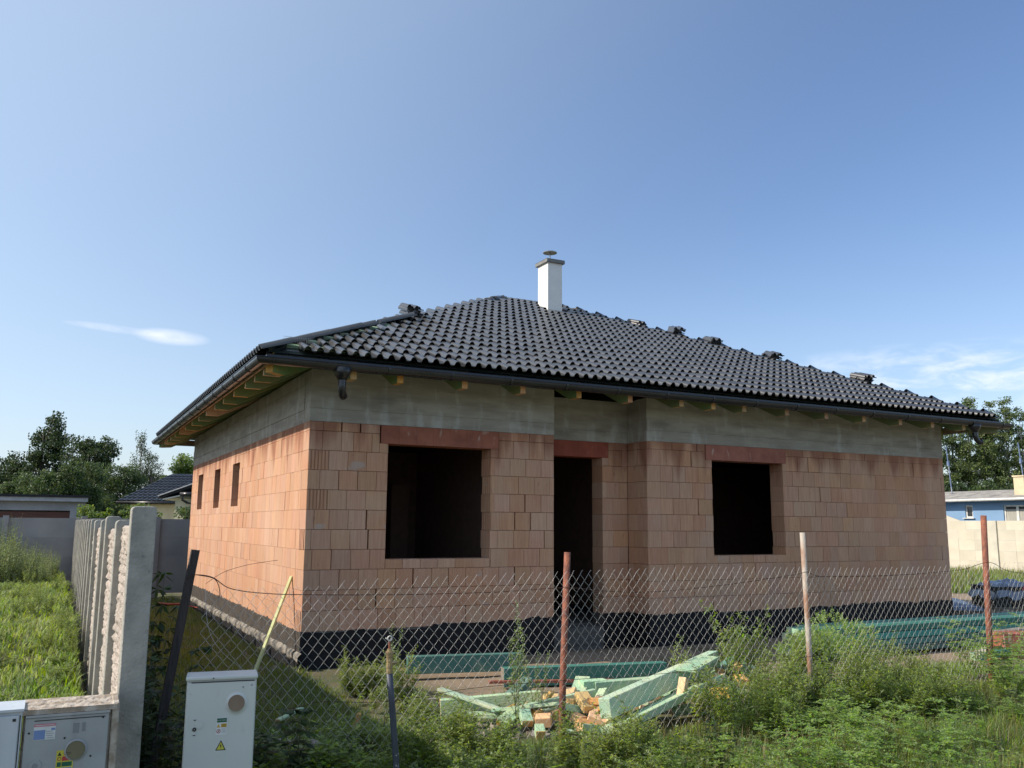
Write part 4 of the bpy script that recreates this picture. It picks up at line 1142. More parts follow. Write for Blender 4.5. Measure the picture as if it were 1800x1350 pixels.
def wire(pts, rad=.0022, mat='wire_rust'):
    out_ = []
    P = [Vector(p) for p in pts]
    for i_ in range(len(P)-1):
        p0 = P[max(i_-1, 0)]; p1 = P[i_]; p2 = P[i_+1]; p3 = P[min(i_+2, len(P)-1)]
        for s_ in range(6):
            t = s_/6
            out_.append(.5*((2*p1)+(p2-p0)*t+(2*p0-5*p1+4*p2-p3)*t*t+(3*p1-p0-3*p2+p3)*t*t*t))
    out_.append(P[-1])
    m = MB(); m.tube(out_, rad, 5); m.build('tension_wire', mat, fence, smooth=True)
wire([(-2.02, -5.03, 1.39), (-1.971, -5.04, 1.418), (-1.86, -5.03, 1.40), (-1.74, -5.02, 1.325), (-1.5, -5.01, 1.286), (-1.19, -5.01, 1.27), (-.57, -5.01, 1.253), (.2, -5.01, 1.25), (.80, -5.03, 1.268), (1.2, -5.01, 1.23), (1.67, -5.01, 1.213), (2.4, -5.01, 1.25),
      (3.2, -5.01, 1.32), (3.36, -5.03, 1.345), (3.55, -5.01, 1.30), (4.2, -5.01, 1.29), (4.76, -5.01, 1.30), (5.5, -5.01, 1.33), (5.93, -5.035, 1.40), (6.3, -5.01, 1.30), (7, -5.01, 1.26), (8, -5.01, 1.3), (8.6, -5.03, 1.35)], .0030)
wire([(-1.96, -5.04, 1.418), (-1.85, -5.06, 1.39), (-1.815, -5.07, 1.31), (-1.82, -5.07, 1.27)], .0026)
wire([(-1.90, -5.03, 1.36), (-1.8, -5.05, 1.43), (-1.66, -5.06, 1.475), (-1.50, -5.06, 1.50), (-1.45, -5.05, 1.505)], .0015)
wire([(-1.9, -5.03, 1.33), (-1.88, -5.1, 1.1), (-1.80, -5.15, .95), (-1.6, -5.16, .78)], .0012, 'galvanised')
wire([(-2.1, -5.0, .55), (-1.33, -5.02, .538), (-1.12, -5.02, .565), (-.64, -5.02, .53), (0, -5.02, .57), (.78, -5.03, .574), (1.9, -5.02, .56), (3.36, -5.03, .60), (4.6, -5.02, .60), (5.88, -5.035, .66), (7.2, -5.01, .6), (8.6, -5.03, .65)], .0022)
# standpipe with tap, in front of the fence
sp_ = empty('standpipe', (-.87, -5.92, 0.0), 'dark blue water standpipe with a corroded brass tap on top', 'water pipe')
m = MB(); m.tube([(-.865, -5.92, -.1), (-.895, -5.93, .33), (-.945, -5.96, .70), (-.975, -5.985, .885)], .019, 14, cap=True); o = m.build('pipe', 'blue_pipe', sp_, smooth=True)
A_ = Vector((-.975, -5.985, .885)); tdir = Vector((-.03, -.02, 1)).normalized()
def ring_(z0, z1, r1): return [A_+tdir*z0, A_+tdir*z1], r1
m = MB()
for z0, z1, r1 in ((-.005, .02, .020), (.02, .028, .016), (.028, .052, .021), (.052, .062, .016), (.062, .085, .019), (.085, .092, .014), (.092, .112, .021), (.112, .122, .024), (.122, .135, .015)):
    m.tube([A_+tdir*z0, A_+tdir*z1], r1, 10 if r1 > .017 else 8)
m.tube([A_+tdir*.055, A_+tdir*.055+Vector((.03, -.018, 0))], .010, 8); m.tube([A_+tdir*.055+Vector((.03, -.018, 0)), A_+tdir*.060+Vector((.048, -.022, 0))], .006, 6)
m.build('tap_body', 'old_brass', sp_, smooth=False)
m = MB(); m.tube([A_+tdir*.135, A_+tdir*.185], .006, 6); m.build('tap_spindle', 'rust_metal', sp_)
m = MB(); hc = A_+tdir*.195
m.tube([hc+Vector((.013*math.cos(t), -.004, .014*math.sin(t))) for t in np.linspace(0, 2*math.pi, 12)], .004, 6, cap=False); m.tube([hc+Vector((-.014, 0, -.006)), hc+Vector((-.024, 0, .004))], .004, 5)
m.build('tap_handle', 'galvanised', sp_, smooth=True)

# ---------------------------------------------------------------- precast concrete fence going back at the left
pf = empty('concrete_panel_fence', (-2.36, -5.64, 0.0), 'long concrete fence of grooved posts and split-stone panels running back on the left', 'fence')
def fx(y): return -2.42+.0055*(y+5.64)
PY = [-5.64, -4.42, -2.92, -2.02, -.38, .86, 1.95, 2.98, 3.9, 4.9, 5.95, 7.0, 8.05, 9.1, 10.15, 11.2, 12.3]
def rounded_post(x0, x1, y0, y1, z0, z1, rr_=.022):
    pts = [(x0, z0), (x1, z0)]
    for t in np.linspace(0, math.pi/2, 5): pts.append((x1-rr_+rr_*math.cos(t), z1-rr_+rr_*math.sin(t)))
    for t in np.linspace(math.pi/2, math.pi, 5): pts.append((x0+rr_+rr_*math.cos(t), z1-rr_+rr_*math.sin(t)))
    n = len(pts)
    m = MB(); m.add([(x, y0, z) for x, z in pts]+[(x, y1, z) for x, z in pts],
                    [tuple(range(n)), tuple(reversed(range(n, 2*n)))]+[(q, n+q, n+(q+1) % n, (q+1) % n) for q in range(n)])
    return m
PTOP = [1.838, 1.765, 1.80, 1.775, 1.775, 1.79, 1.785, 1.79, 1.79, 1.80, 1.80, 1.80, 1.80, 1.81, 1.81, 1.81, 1.81]
for q, y in enumerate(PY):
    x0 = fx(y)-(.0 if q == 0 else .012)
    w = .132 if q == 0 else .12
    m = rounded_post(x0, x0+w, y-.06, y+.06, -.2, PTOP[q], .024 if q == 0 else .03)
    o = m.build('fence_post', 'post_concrete', pf, origin=(x0, y, 0), label='broad smooth end post' if q == 0 else None)
    bevel(o, .004)
rp = random.Random(12)
def stone_panel(y0, y1, z0, z1, xo):
    ny_ = max(8, int((y1-y0)/.025)); nz_ = max(6, int((z1-z0)/.0155)); vs = []; fs = []
    sd_ = rp.uniform(0, 100)
    for a_ in range(nz_+1):
        for b_ in range(ny_+1):
            y = y0+(y1-y0)*b_/ny_; z = z0+(z1-z0)*a_/nz_
            # broken-stone relief: courses of rough stones with sunk joints
            cz = math.floor((z-z0)/.062); off = .5*(cz % 2)
            jz = abs(((z-z0)/.062) % 1-.5)*2; jy = abs(((y/.15+off) % 1)-.5)*2
            hgt_ = .010*min(1, (1-jz)*4)*min(1, (1-jy)*5)
            nn_ = abs(mnoise.noise(Vector((y*11+sd_, z*19, .6))))*.024+mnoise.noise(Vector((y*30, z*42+sd_, 3)))*.010
            ed = 1 if 0 < a_ < nz_ and 0 < b_ < ny_ else 0
            vs.append((xo-(hgt_+nn_)*ed, y, z))
    for a_ in range(nz_):
        for b_ in range(ny_):
            q = a_*(ny_+1)+b_; fs.append((q, q+ny_+1, q+ny_+2, q+1))
    b0 = len(vs)
    vs += [(xo+.04, y0, z0), (xo+.04, y1, z0), (xo+.04, y1, z1), (xo+.04, y0, z1)]
    fs += [(b0, b0+1, b0+2, b0+3), (nz_*(ny_+1), b0+3, b0+2, nz_*(ny_+1)+ny_), (0, nz_*(ny_+1), b0+3, b0)]
    m = MB(); m.add(vs, fs); return m
for q in range(len(PY)-1):
    y0 = PY[q]+.061; y1 = PY[q+1]-.061; xo = fx((y0+y1)/2)+.046
    zt = 1.70 if q else 1.73
    if q < 7:
        z = -.05
        for k in range(4):
            z2 = min(zt, z+.445)
            stone_panel(y0, y1, z+.003, z2-.003, xo+rp.uniform(-.003, .003)).build('fence_panel', 'stone_panel', pf, origin=(xo, (y0+y1)/2, z)); z = z2
    else:
        for k in range(4):
            z = -.05+k*.44; m = MB(); m.box(xo-.01, xo+.04, y0, y1, z+.003, z+.437); m.build('fence_panel', 'stone_panel', pf, origin=(xo, y0, z))

# grey panel wall across the back
def panel_wall(name, p0, dv, n, span, rows, z0, postw, pm_, mat, label, base=0.0, posth=.05, th=.05, gap=.0005, split=1):
    root = empty(name, tuple(p0), label, 'wall')
    dv = Vector(dv).normalized(); nv = Vector((dv.y, -dv.x, 0))
    for q in range(n+1):
        c_ = Vector(p0)+dv*span*q; zt = z0+sum(rows)+posth
        m = MB(); m.frame(c_+Vector((0, 0, (zt-.3)/2+base/2))+nv*.02, dv, nv, Vector((0, 0, 1)), postw/2, .075, (zt+.3-base)/2+base); m.build('wall_post', pm_, root, origin=c_)
        if q == n: break
        z = z0
        for hh in rows:
            w_in = span-postw-.002; e_ = [0.0]
            if split > 1:
                st_ = w_in/split; f_ = .5 if len(rows) and int(z*10) % 2 else 1.0
                while e_[-1]+st_*f_ < w_in-.1: e_.append(e_[-1]+st_*f_); f_ = 1.0
            e_.append(w_in)
            for a_, b_ in zip(e_[:-1], e_[1:]):
                c2 = c_+dv*(postw/2+.001+(a_+b_)/2)+Vector((0, 0, z+hh/2))
                m = MB(); m.frame(c2, dv, nv, Vector((0, 0, 1)), (b_-a_)/2-gap, th/2+rp.uniform(-.004, .004), hh/2-gap); m.build('wall_panel', mat, root, origin=c2)
            z += hh
    return root
panel_wall('grey_panel_wall', (-28.38, 12.6, 0), (1, 0, 0), 19, 1.64, (.45, .45, .45, .45), .05, .12, 'grey_panel', 'grey_panel', 'long smooth grey concrete panel wall across the back of the plots')
cv, sv = math.cos(YAW), math.sin(YAW)
panel_wall('beige_panel_wall', (31.0, 22.1, 0), (0, -1, 0), 9, 2.5, (.42, .42, .42, .42, .36), .04, .30, 'beige_post', 'beige_panel', 'sunlit beige concrete block wall in front of the blue house', posth=.0, gap=.0022, split=3)

# ---------------------------------------------------------------- meter cabinets
def text_mesh(txt, size, mat):
    cu = bpy.data.curves.new('lettering', 'FONT'); cu.body = txt; cu.size = size; cu.align_x = 'CENTER'; cu.align_y = 'CENTER'; cu.extrude = .0003
    to = bpy.data.objects.new('tmp_text', cu); C.objects.link(to)
    dg = bpy.context.evaluated_depsgraph_get()
    me = bpy.data.meshes.new_from_object(to.evaluated_get(dg))
    bpy.data.objects.remove(to); me.materials.clear(); me.materials.append(M(mat)); me.name = 'lettering'
    return me
def flat(parent, name, pts, mat, y=-.002, th=.0012):
    n = len(pts); m = MB()
    m.add([(x, y, z) for x, z in pts]+[(x, y+th, z) for x, z in pts], [tuple(range(n)), tuple(reversed(range(n, 2*n)))]+[(q, n+q, n+(q+1) % n, (q+1) % n) for q in range(n)])
    return link(name, m.mesh(name, mat), parent)
def rect(x0, x1, z0, z1): return [(x0, z0), (x1, z0), (x1, z1), (x0, z1)]
def circ(cx_, cz_, r_, n=28): return [(cx_+r_*math.cos(t), cz_+r_*math.sin(t)) for t in np.linspace(0, 2*math.pi, n, endpoint=False)]
def ringm(parent, name, cx_, cz_, r0_, r1_, mat, y=-.003, th=.004, n=28):
    m = MB(); vs = []; fs = []
    for t in np.linspace(0, 2*math.pi, n, endpoint=False):
        c_, s_ = math.cos(t), math.sin(t)
        vs += [(cx_+r0_*c_, y, cz_+r0_*s_), (cx_+r1_*c_, y+th*.6, cz_+r1_*s_), (cx_+r0_*c_, y+th, cz_+r0_*s_)]
    for q in range(n):
        a = q*3; b = ((q+1) % n)*3
        fs += [(a, b, b+1, a+1), (a+2, a, b, b+2)]
    m.add(vs, [f[::-1] for f in fs]); return link(name, m.mesh(name, mat, smooth=True), parent)
# new cabinet: local frame x right, z up, front at y=0 looking to -y
nc = empty('meter_cabinet', (-2.076, -5.752, .372), 'clean light grey meter cabinet with round window and yellow lightning sign', 'meter cabinet')
nc.rotation_euler = (R(-1.0), 0, R(-9))
CW, CHH = .375, .525
m = MB(); m.box(0, CW, .004, .19, 0, CHH-.012); o = link('housing', m.mesh('housing', 'cabinet_grey'), nc); bevel(o, .006, 2)
m = MB(); m.box(.004, CW-.004, -.008, .003, .008, CHH-.03); o = link('door', m.mesh('door', 'cabinet_grey'), nc); bevel(o, .004, 2)
m = MB(); m.box(-.006, CW+.006, -.016, .20, CHH-.020, CHH); o = link('lid', m.mesh('lid', 'cabinet_grey'), nc); bevel(o, .006, 2)
flat(nc, 'seam', rect(.025, CW-.012, CHH-.0335, CHH-.0285), 'black_plastic', -.0095)
flat(nc, 'seam', rect(.12, CW-.02, .0105, .0125), 'black_plastic', -.0095)
ringm(nc, 'window_rim', .270, .375, .045, .064, 'cabinet_grey', -.0125, .005)
flat(nc, 'round_window', circ(.270, .375, .046), 'meter_window', -.0100)
flat(nc, 'vent_cap', circ(.302, .460, .0045, 12), 'print_grey', -.012, .004)
flat(nc, 'rivet', circ(.140, CHH-.010, .004, 10), 'black_plastic', -.018, .002)
# lock: swing cover, key hole and two vents
flat(nc, 'lock_cover', circ(.078, .272, .022), 'cabinet_grey', -.0120, .003)
flat(nc, 'lock', circ(.054, .246, .0105, 20), 'black_plastic', -.0130, .004); flat(nc, 'keyhole', circ(.054, .246, .004, 12), 'print_grey', -.0145, .001)
for zq in (.298, .218):
    flat(nc, 'lock_screw', [(.054+.007*math.cos(t), zq+.006*math.sin(t)) for t in np.linspace(0, math.pi, 8)], 'print_white', -.0115, .003)
    flat(nc, 'lock_screw', [(.054+.007*math.cos(t), zq+.005*math.sin(t)) for t in np.linspace(math.pi, 2*math.pi, 8)], 'black_plastic', -.0115, .003)
YS = -.0094
st1 = flat(nc, 'sticker', rect(.168, .226, .210, .302), 'print_white', YS)
flat(nc, 'sticker_header', rect(.1715, .2235, .276, .298), 'print_green', YS-.0006)
tx = text_mesh('HLAVNÝ VYPÍNAČ', .0068, 'print_white'); o = link('lettering', tx, nc, (.1975, YS-.0014, .287), (R(90), 0, 0)); 
flat(nc, 'sticker_triangle', [(.1705, .250), (.1905, .250), (.1805, .268)], 'print_orange', YS-.0006)
flat(nc, 'sticker_panel', rect(.194, .2235, .250, .269), 'print_orange', YS-.0006)
for q in range(3): flat(nc, 'small_print', rect(.197, .2205, .2535+q*.005, .2547+q*.005), 'print_black', YS-.0014)
ringm(nc, 'prohibition_ring', .1815, .2295, .0110, .0085, 'print_red', YS-.0008, .0004)
flat(nc, 'prohibition_bar', [(.1745, .2235), (.1765, .2215), (.1885, .2355), (.1865, .2375)], 'print_red', YS-.0008)
flat(nc, 'prohibition_pictogram', [(.1775, .2335), (.1795, .2345), (.1865, .2245), (.1850, .2235)], 'print_black', YS-.0006)
for q in range(4): flat(nc, 'small_print', rect(.198, .2215-.003*(q % 2), .2210+q*.006, .2222+q*.006), 'print_grey', YS-.0006)
flat(nc, 'clear_sticker', rect(.164, .228, .100, .203), 'cabinet_grey', YS)
flat(nc, 'warning_triangle', [(.170, .128), (.226, .128), (.198, .182)], 'print_black', YS-.0008)
flat(nc, 'warning_triangle_field', [(.1775, .1325), (.2185, .1325), (.198, .1725)], 'print_yellow', YS-.0016)
flat(nc, 'lightning_bolt', [(.1995, .165), (.1925, .152), (.1975, .1535), (.1945, .1455), (.1985, .1475), (.1965, .136), (.2035, .1505), (.1990, .149), (.2030, .1575), (.1980, .1560)], 'print_black', YS-.0024)
flat(nc, 'maker_sticker', rect(.335, .362, .455, .482), 'print_white', YS)
ringm(nc, 'maker_mark', .3485, .4685, .007, .0045, 'print_grey', YS-.0006, .0004); flat(nc, 'maker_mark', rect(.3478, .3496, .462, .475), 'print_grey', YS-.0006)
m = MB(); m.box(.03, CW-.03, .03, .17, -.5, -.002); link('pedestal', m.mesh('pedestal', 'black_plastic'), nc)

# old cabinet in a concrete surround next to the end post
oc = empty('meter_cabinet', (-2.852, -6.03, .0), 'weathered grey meter cabinet in a concrete surround beside the end post', 'meter cabinet')
oc.rotation_euler = (0, 0, R(-2))
m = MB(); m.box(-.012, .385, .018, .24, -.1, .822); o = link('concrete_surround', m.mesh('concrete_surround', 'cover_stone'), oc); bevel(o, .006)
nl = 22; vs = []; fs = []; rl = random.Random(8); m = MB()
for a_ in range(nl+1):
    for b_ in range(7):
        x = -.018+.425*a_/nl; y = -.012+.30*b_/6
        e_ = 1 if 0 < a_ < nl and 0 < b_ < 6 else .3
        vs.append((x+rl.uniform(-.002, .002), y+rl.uniform(-.002, .002), .838+(.006*rl.random())*e_))
for a_ in range(nl):
    for b_ in range(6):
        q = a_*7+b_; fs.append((q, q+7, q+8, q+1))
m.add(vs, fs); m.box(-.018, .407, -.012, .288, .814, .8375, skip=(1,)); link('cover_slab', m.mesh('cover_slab', 'cover_stone'), oc)
m = MB(); m.box(.385, .418, .0, .26, -.1, .846); o = link('side_strip', m.mesh('side_strip', 'cover_stone'), oc); bevel(o, .005)
m = MB(); m.box(0, .372, -.012, .016, .06, .800); o = link('door', m.mesh('door', 'cabinet_old'), oc); bevel(o, .005, 2)
m = MB(); m.box(.001, .375, -.02, .016, .802, .812); o = link('door_rail', m.mesh('door_rail', 'cabinet_old'), oc)
flat(oc, 'seam', rect(.04, .355, .783, .787), 'black_plastic', -.0135)
ringm(oc, 'window_rim', .232, .635, .043, .052, 'cabinet_old', -.018, .006)
flat(oc, 'round_window', circ(.232, .635, .044), 'meter_window_old', -.0150)
YO = -.0135
flat(oc, 'sticker', rect(.040, .135, .695, .770), 'print_white', YO); flat(oc, 'sticker_band', rect(.040, .135, .757, .770), 'print_pink', YO-.0008)
flat(oc, 'sticker_panel', rect(.041, .090, .697, .741), 'print_blue', YO-.0008)
for q in range(4): flat(oc, 'small_print', rect(.094, .130-.006*(q % 2), .702+q*.010, .704+q*.010), 'print_grey', YO-.0008)
flat(oc, 'small_print', rect(.046, .128, .7625, .7645), 'print_white', YO-.0016); flat(oc, 'sticker_corner', rect(.116, .133, .738, .748), 'print_blue', YO-.0008)
flat(oc, 'faded_sticker', rect(.212, .240, .715, .762), 'print_grey', YO); flat(oc, 'faded_sticker', rect(.252, .268, .72, .762), 'print_grey', YO)
flat(oc, 'label', rect(.148, .224, .44, .638), 'print_yellow', YO)
for (a_, b_, c_) in ((.588, .609, 'print_red'), (.562, .583, 'print_green'), (.536, .557, 'print_blue')):
    flat(oc, 'label_field', rect(.174, .219, a_, b_), c_, YO-.0008)
flat(oc, 'label_triangle', [(.153, .613), (.171, .613), (.162, .631)], 'print_black', YO-.0008); flat(oc, 'label_field', rect(.178, .217, .613, .632), 'print_orange', YO-.0008)
ringm(oc, 'label_ring', .162, .5985, .009, .006, 'print_red', YO-.0008, .0004); flat(oc, 'label_field', rect(.153, .171, .562, .583), 'print_green', YO-.0008)
for q in range(2): flat(oc, 'small_print', rect(.182, .213, .617+q*.007, .6195+q*.007), 'print_black', YO-.0016)
flat(oc, 'lock', circ(.058, .577, .027), 'cabinet_old', -.018, .006); flat(oc, 'lock_slot', circ(.058, .577, .013, 16), 'print_grey', -.0195, .002)
for (a_, b_) in ((.178, .695), (.325, .53), (.30, .60), (.02, .73), (.345, .78), (.25, .50)): flat(oc, 'screw', circ(a_, b_, .005, 10), 'black_plastic', -.0145)

# white cabinet at the frame edge
wc = empty('meter_cabinet', (-3.292, -6.05, 0), 'bluish white cabinet with raised door panel, cut by the left edge', 'meter cabinet')
m = MB(); m.box(-.1, .425, 0.0, .22, .0, .838); o = link('housing', m.mesh('housing', 'cabinet_white'), wc); bevel(o, .006, 2)
m = MB(); m.box(-.09, .412, -.014, -.001, .05, .822); o = link('door', m.mesh('door', 'cabinet_white'), wc); bevel(o, .005, 2)
m = MB(); m.box(-.05, .310, -.024, -.015, .10, .78); o = link('door_panel', m.mesh('door_panel', 'cabinet_white'), wc); bevel(o, .010, 3)
m = MB(); m.box(-.105, .431, -.02, .225, .840, .852); link('lid', m.mesh('lid', 'cabinet_white'), wc)
flat(wc, 'hinge', rect(.385, .399, .795, .808), 'black_plastic', -.017)
flat(wc, 'seam', rect(.4145, .4185, .06, .82), 'black_plastic', -.0012, .001)

# ---------------------------------------------------------------- buildings behind
# local frame per building: x along the facade, y away from the viewer
def bld(name, p, rz, label, cat='building'):
    b = empty(name, p, label, cat); b.rotation_euler = (0, 0, rz); return b
def part(name, parent, mat, *boxes, bev=0):
    m = MB()
    for b in boxes: m.box(*b)
    o = link(name, m.mesh(name, mat), parent)
    if bev: bevel(o, bev)
    return o
gb = bld('garage_building', (-2.0, 18.05, 0), 0, 'low grey flat-roofed garage with a brown door behind the back wall, far left')
part('wall', gb, 'garage_render', (-7.0, -2.892, 0, .15, 0, 2.35), (-.385, 0.0, 0, 4.5, 0, 2.35), (-2.89, -.385, 0, .15, 2.09, 2.35), (-7, 0, 4.35, 4.5, 0, 2.35))
part('garage_door', gb, 'garage_door', *[(-2.885, -.388, .06, .10, .1+k*.245, .1+k*.245+.238) for k in range(8)])
part('fascia', gb, 'garage_fascia', (-7.2, .06, -.18, 4.7, 2.352, 2.47))
part('roof_covering', gb, 'dark_roofing', (-7.22, .10, -.22, 4.75, 2.472, 2.54))
part('wall_lamp', gb, 'black_plastic', (-.16, -.11, -.05, 0, 2.08, 2.13))
part('ladder_bracket', gb, 'white_soffit', (-.36, -.28, -.25, -.1, 1.78, 1.86))

# neighbour house with black tiled roofs
nb = bld('tiled_house', (2.6, 38.0, 0), -YAW, 'cream neighbour house with black tiled hip roofs behind the back wall')
# roof one: hip; left eave corner, rising to the ridge; built as tilted plane with tile rolls
def tiled_plane(parent, name, p00, p10, p11, p01, nu, nv_, mat='roof_tile_joined'):
    """bilinear quad covered with small roll tiles"""
    p00, p10, p11, p01 = map(Vector, (p00, p10, p11, p01)); m = MB()
    nrm = (p10-p00).cross(p01-p00).normalized()
    if nrm.z < 0: nrm = -nrm
    def P(u_, v_): return (p00*(1-u_)+p10*u_)*(1-v_)+(p01*(1-u_)+p11*u_)*v_
    for b_ in range(nv_):
        for a_ in range(nu):
            u0_, u1_ = a_/nu, (a_+1)/nu; v0_, v1_ = b_/nv_, (b_+1.1)/nv_
            q = []
            for (s_, h_) in ((0, 0), (.25, .05), (.5, .05), (.75, 0), (1, 0)):
                uu = u0_+(u1_-u0_)*s_
                q.append((P(uu, v0_)+nrm*(h_+.05), P(uu, v1_)+nrm*h_))
            vs = [x for y_ in q for x in y_]+[P(u0_+(u1_-u0_)*s_, v0_) for s_ in (0, .25, .5, .75, 1)]
            m.add(vs, [(2*w, 2*w+2, 2*w+3, 2*w+1) for w in range(4)]+[(10+w, 11+w, 2*w+2, 2*w) for w in range(4)])
    o = link(name, m.mesh(name, mat), parent); tag(o, kind='stuff')
    return o
def plane(parent, name, pts, mat, th=.1):
    n = len(pts); m = MB(); m.add(list(pts)+[(x, y, z-th) for x, y, z in pts], [tuple(range(n)), tuple(reversed(range(n, 2*n)))]+[(q, n+q, n+(q+1) % n, (q+1) % n) for q in range(n)])
    return link(name, m.mesh(name, mat), parent)
plane(nb, 'roof', [(-2.85, 0, 2.84), (6, 0, 2.84), (6, 2.6, 4.36), (-1.1, 2.6, 4.36)], 'dark_roofing', .12)
tiled_plane(nb, 'roof_tiles', (-2.85, 0, 2.86), (6, 0, 2.86), (6, 2.6, 4.38), (-1.1, 2.6, 4.38), 34, 10)
plane(nb, 'roof', [(.78, -3.7, 3.03), (3.6, -3.7, 4.06), (3.6, -.2, 4.06), (.78, -.2, 3.03)], 'dark_roofing', .12)
plane(nb, 'verge_board', [(.74, -3.78, 3.06), (3.6, -3.78, 4.10), (3.6, -3.705, 4.10), (.74, -3.705, 3.06)], 'garage_fascia', .05)
plane(nb, 'soffit', [(.95, -3.7, 2.90), (3.6, -3.7, 3.50), (3.6, -.2, 3.50), (.95, -.2, 2.90)], 'white_soffit', .05)
part('wall', nb, 'cream_render', (-2.3, 1.3, .4, .6, 0, 2.78), (1.45, 5, -3.4, -3.2, 0, 2.88), (1.45, 1.65, -3.199, .39, 0, 2.84))
m = MB(); m.tube([(-2.85, -.08, 2.80), (1.4, -.08, 2.80)], .07, 8); m.tube([(1.05, -.1, 2.8), (1.15, -.05, 2.65), (1.25, .2, 2.5), (1.25, .32, 2.3), (1.25, .32, .2)], .055, 8)
link('rainwater_pipe', m.mesh('rainwater_pipe', 'gutter_black', smooth=True), nb); m = MB()
m.tube([(1.85, -3.85, 3.12), (2.6, -3.85, 3.12)], .11, 8); m.tube([(1.95, -3.85, 3.1), (1.95, -3.83, 2.85), (2.1, -3.6, 2.72), (2.3, -3.45, 2.68), (2.3, -3.45, .2)], .06, 8)
link('rainwater_pipe', m.mesh('rainwater_pipe', 'gutter_black', smooth=True), nb)
w_ = part('window', nb, 'window_frame_white', (.25, .95, .36, .398, 1.3, 2.3)); part('pane', w_, 'window_glass', (.31, .89, .34, .358, 1.36, 2.24))
part('vent_pipe', nb, 'dark_roofing', (-2.0, -1.9, 2.0, 2.1, 3.2, 4.25))

# blue house
bh = bld('blue_house', (36.5, 17.0, 0), -math.pi/2, 'blue rendered bungalow with a grey sheet roof behind the beige wall, right edge')
part('wall', bh, 'blue_render', (-4, -.30, 0, .25, 0, 3.06), (-.299, .10, 0, .25, 0, 2.27), (-.299, .10, 0, .25, 2.88, 3.06), (.101, 1.66, 0, .25, 0, 3.06), (1.661, 3.6, 0, .25, 0, 1.9), (1.661, 3.6, 0, .25, 2.85, 3.06), (3.601, 7, 0, .25, 0, 3.06), (-4, 7, 5, 5.2, 0, 3.0), (-4, 7, .6, .7, 0, 3.0))
def window(par, x0, x1, z0, z1, panes, glassmat='window_glass', cur=True):
    f = .07
    m = MB(); m.box(x0, x1, .06, .14, z1-f, z1); m.box(x0, x1, .06, .14, z0, z0+f); m.box(x0, x0+f, .06, .14, z0+f, z1-f); m.box(x1-f, x1, .06, .14, z0+f, z1-f)
    st_ = (x1-x0)/panes
    for k in range(1, panes): m.box(x0+st_*k-f*.8, x0+st_*k+f*.8, .06, .14, z0+f, z1-f)
    w = link('window', m.mesh('window', 'window_frame_white'), par)
    for k in range(panes):
        part('pane', w, glassmat, (x0+st_*k+f*.8, x0+st_*(k+1)-f*.8, .10, .11, z0+f, z1-f))
        if cur: part('curtain', w, 'curtain', (x0+st_*k+f*.8, x0+st_*(k+1)-f*.8, .085, .098, z0+f, z1-f-.12))
    return w
w = window(bh, -.30, .10, 2.272, 2.88, 1, cur=False); part('window_sill', w, 'window_frame_white', (-.40, .20, -.10, .06, 2.235, 2.27))
w = window(bh, 1.66, 3.6, 1.9, 2.85, 3)
part('roof', bh, 'cement_roof', (-4.3, 7.3, 1.9, 5.5, 3.60, 3.64))
m = MB(); 
for k in range(24): m.add([(-4.3+k*.483, -.45, 3.13+.02*(k % 3 == 1)), (-4.3+k*.483+.475, -.45, 3.13+.02*(k % 3 == 0)), (-4.3+k*.483+.475, 1.9, 3.64), (-4.3+k*.483, 1.9, 3.64)], [(0, 1, 2, 3)])
link('roof_sheets', m.mesh('roof_sheets', 'cement_roof'), bh)
m = MB(); m.tube([(-4.3, -.52, 3.08), (7.3, -.52, 3.12)], .07, 8); link('gutter', m.mesh('gutter', 'galvanised', smooth=True), bh)
part('eaves_board', bh, 'blue_render', (-4.2, 7.2, -.40, 0, 3.062, 3.10))
cb = part('chimney', bh, 'cream_chimney', (2.0, 2.5, .4, .95, 3.1, 4.15)); part('chimney_rim', cb, 'cream_chimney', (1.96, 2.54, .36, .99, 4.152, 4.22))
# sloping beige end of the block wall seen against the blue house
gp = [(-3.2, 0), (.55, 0), (.55, 2.05), (.22, 2.13), (-.62, 2.42), (-3.2, 3.3)]
m = MB(); m.add([(x, -1.2, z) for x, z in gp]+[(x, -1.1, z) for x, z in gp], [(0, 1, 2, 3, 4, 5), (11, 10, 9, 8, 7, 6)]+[(q, 6+q, 6+(q+1) % 6, (q+1) % 6) for q in range(6)])
o = m.build('shed_gable', 'beige_panel'); o.rotation_euler = (0, 0, -math.pi/2); o.location = (36.5, 17.0, 0)
tag(o, 'beige sloping shed wall between the house corner and the small blue-house window', 'wall')
def pole(p, h0, h1, lean, label):
    m = MB(); p = Vector(p); t = Vector((cv, -sv, 0))*lean
    m.tube([p+Vector((0, 0, 0)), p+t+Vector((0, 0, h1))], .028, 8); m.box(p.x+t.x*.85-.05, p.x+t.x*.85+.05, p.y+t.y*.85-.05, p.y+t.y*.85+.05, h0, h0+.25)
    m.build('antenna_pole', 'blue_pole', None, origin=p, label=label, cat='pole')
pole((37.9, 18.75, 0), 4.9, 5.9, -.34, 'thin blue mast rising behind the blue house next to the unfinished house')
pole((40.3, 16.4, 0), 5.0, 6.05, -.42, 'thin blue mast rising behind the blue house above its cream chimney')

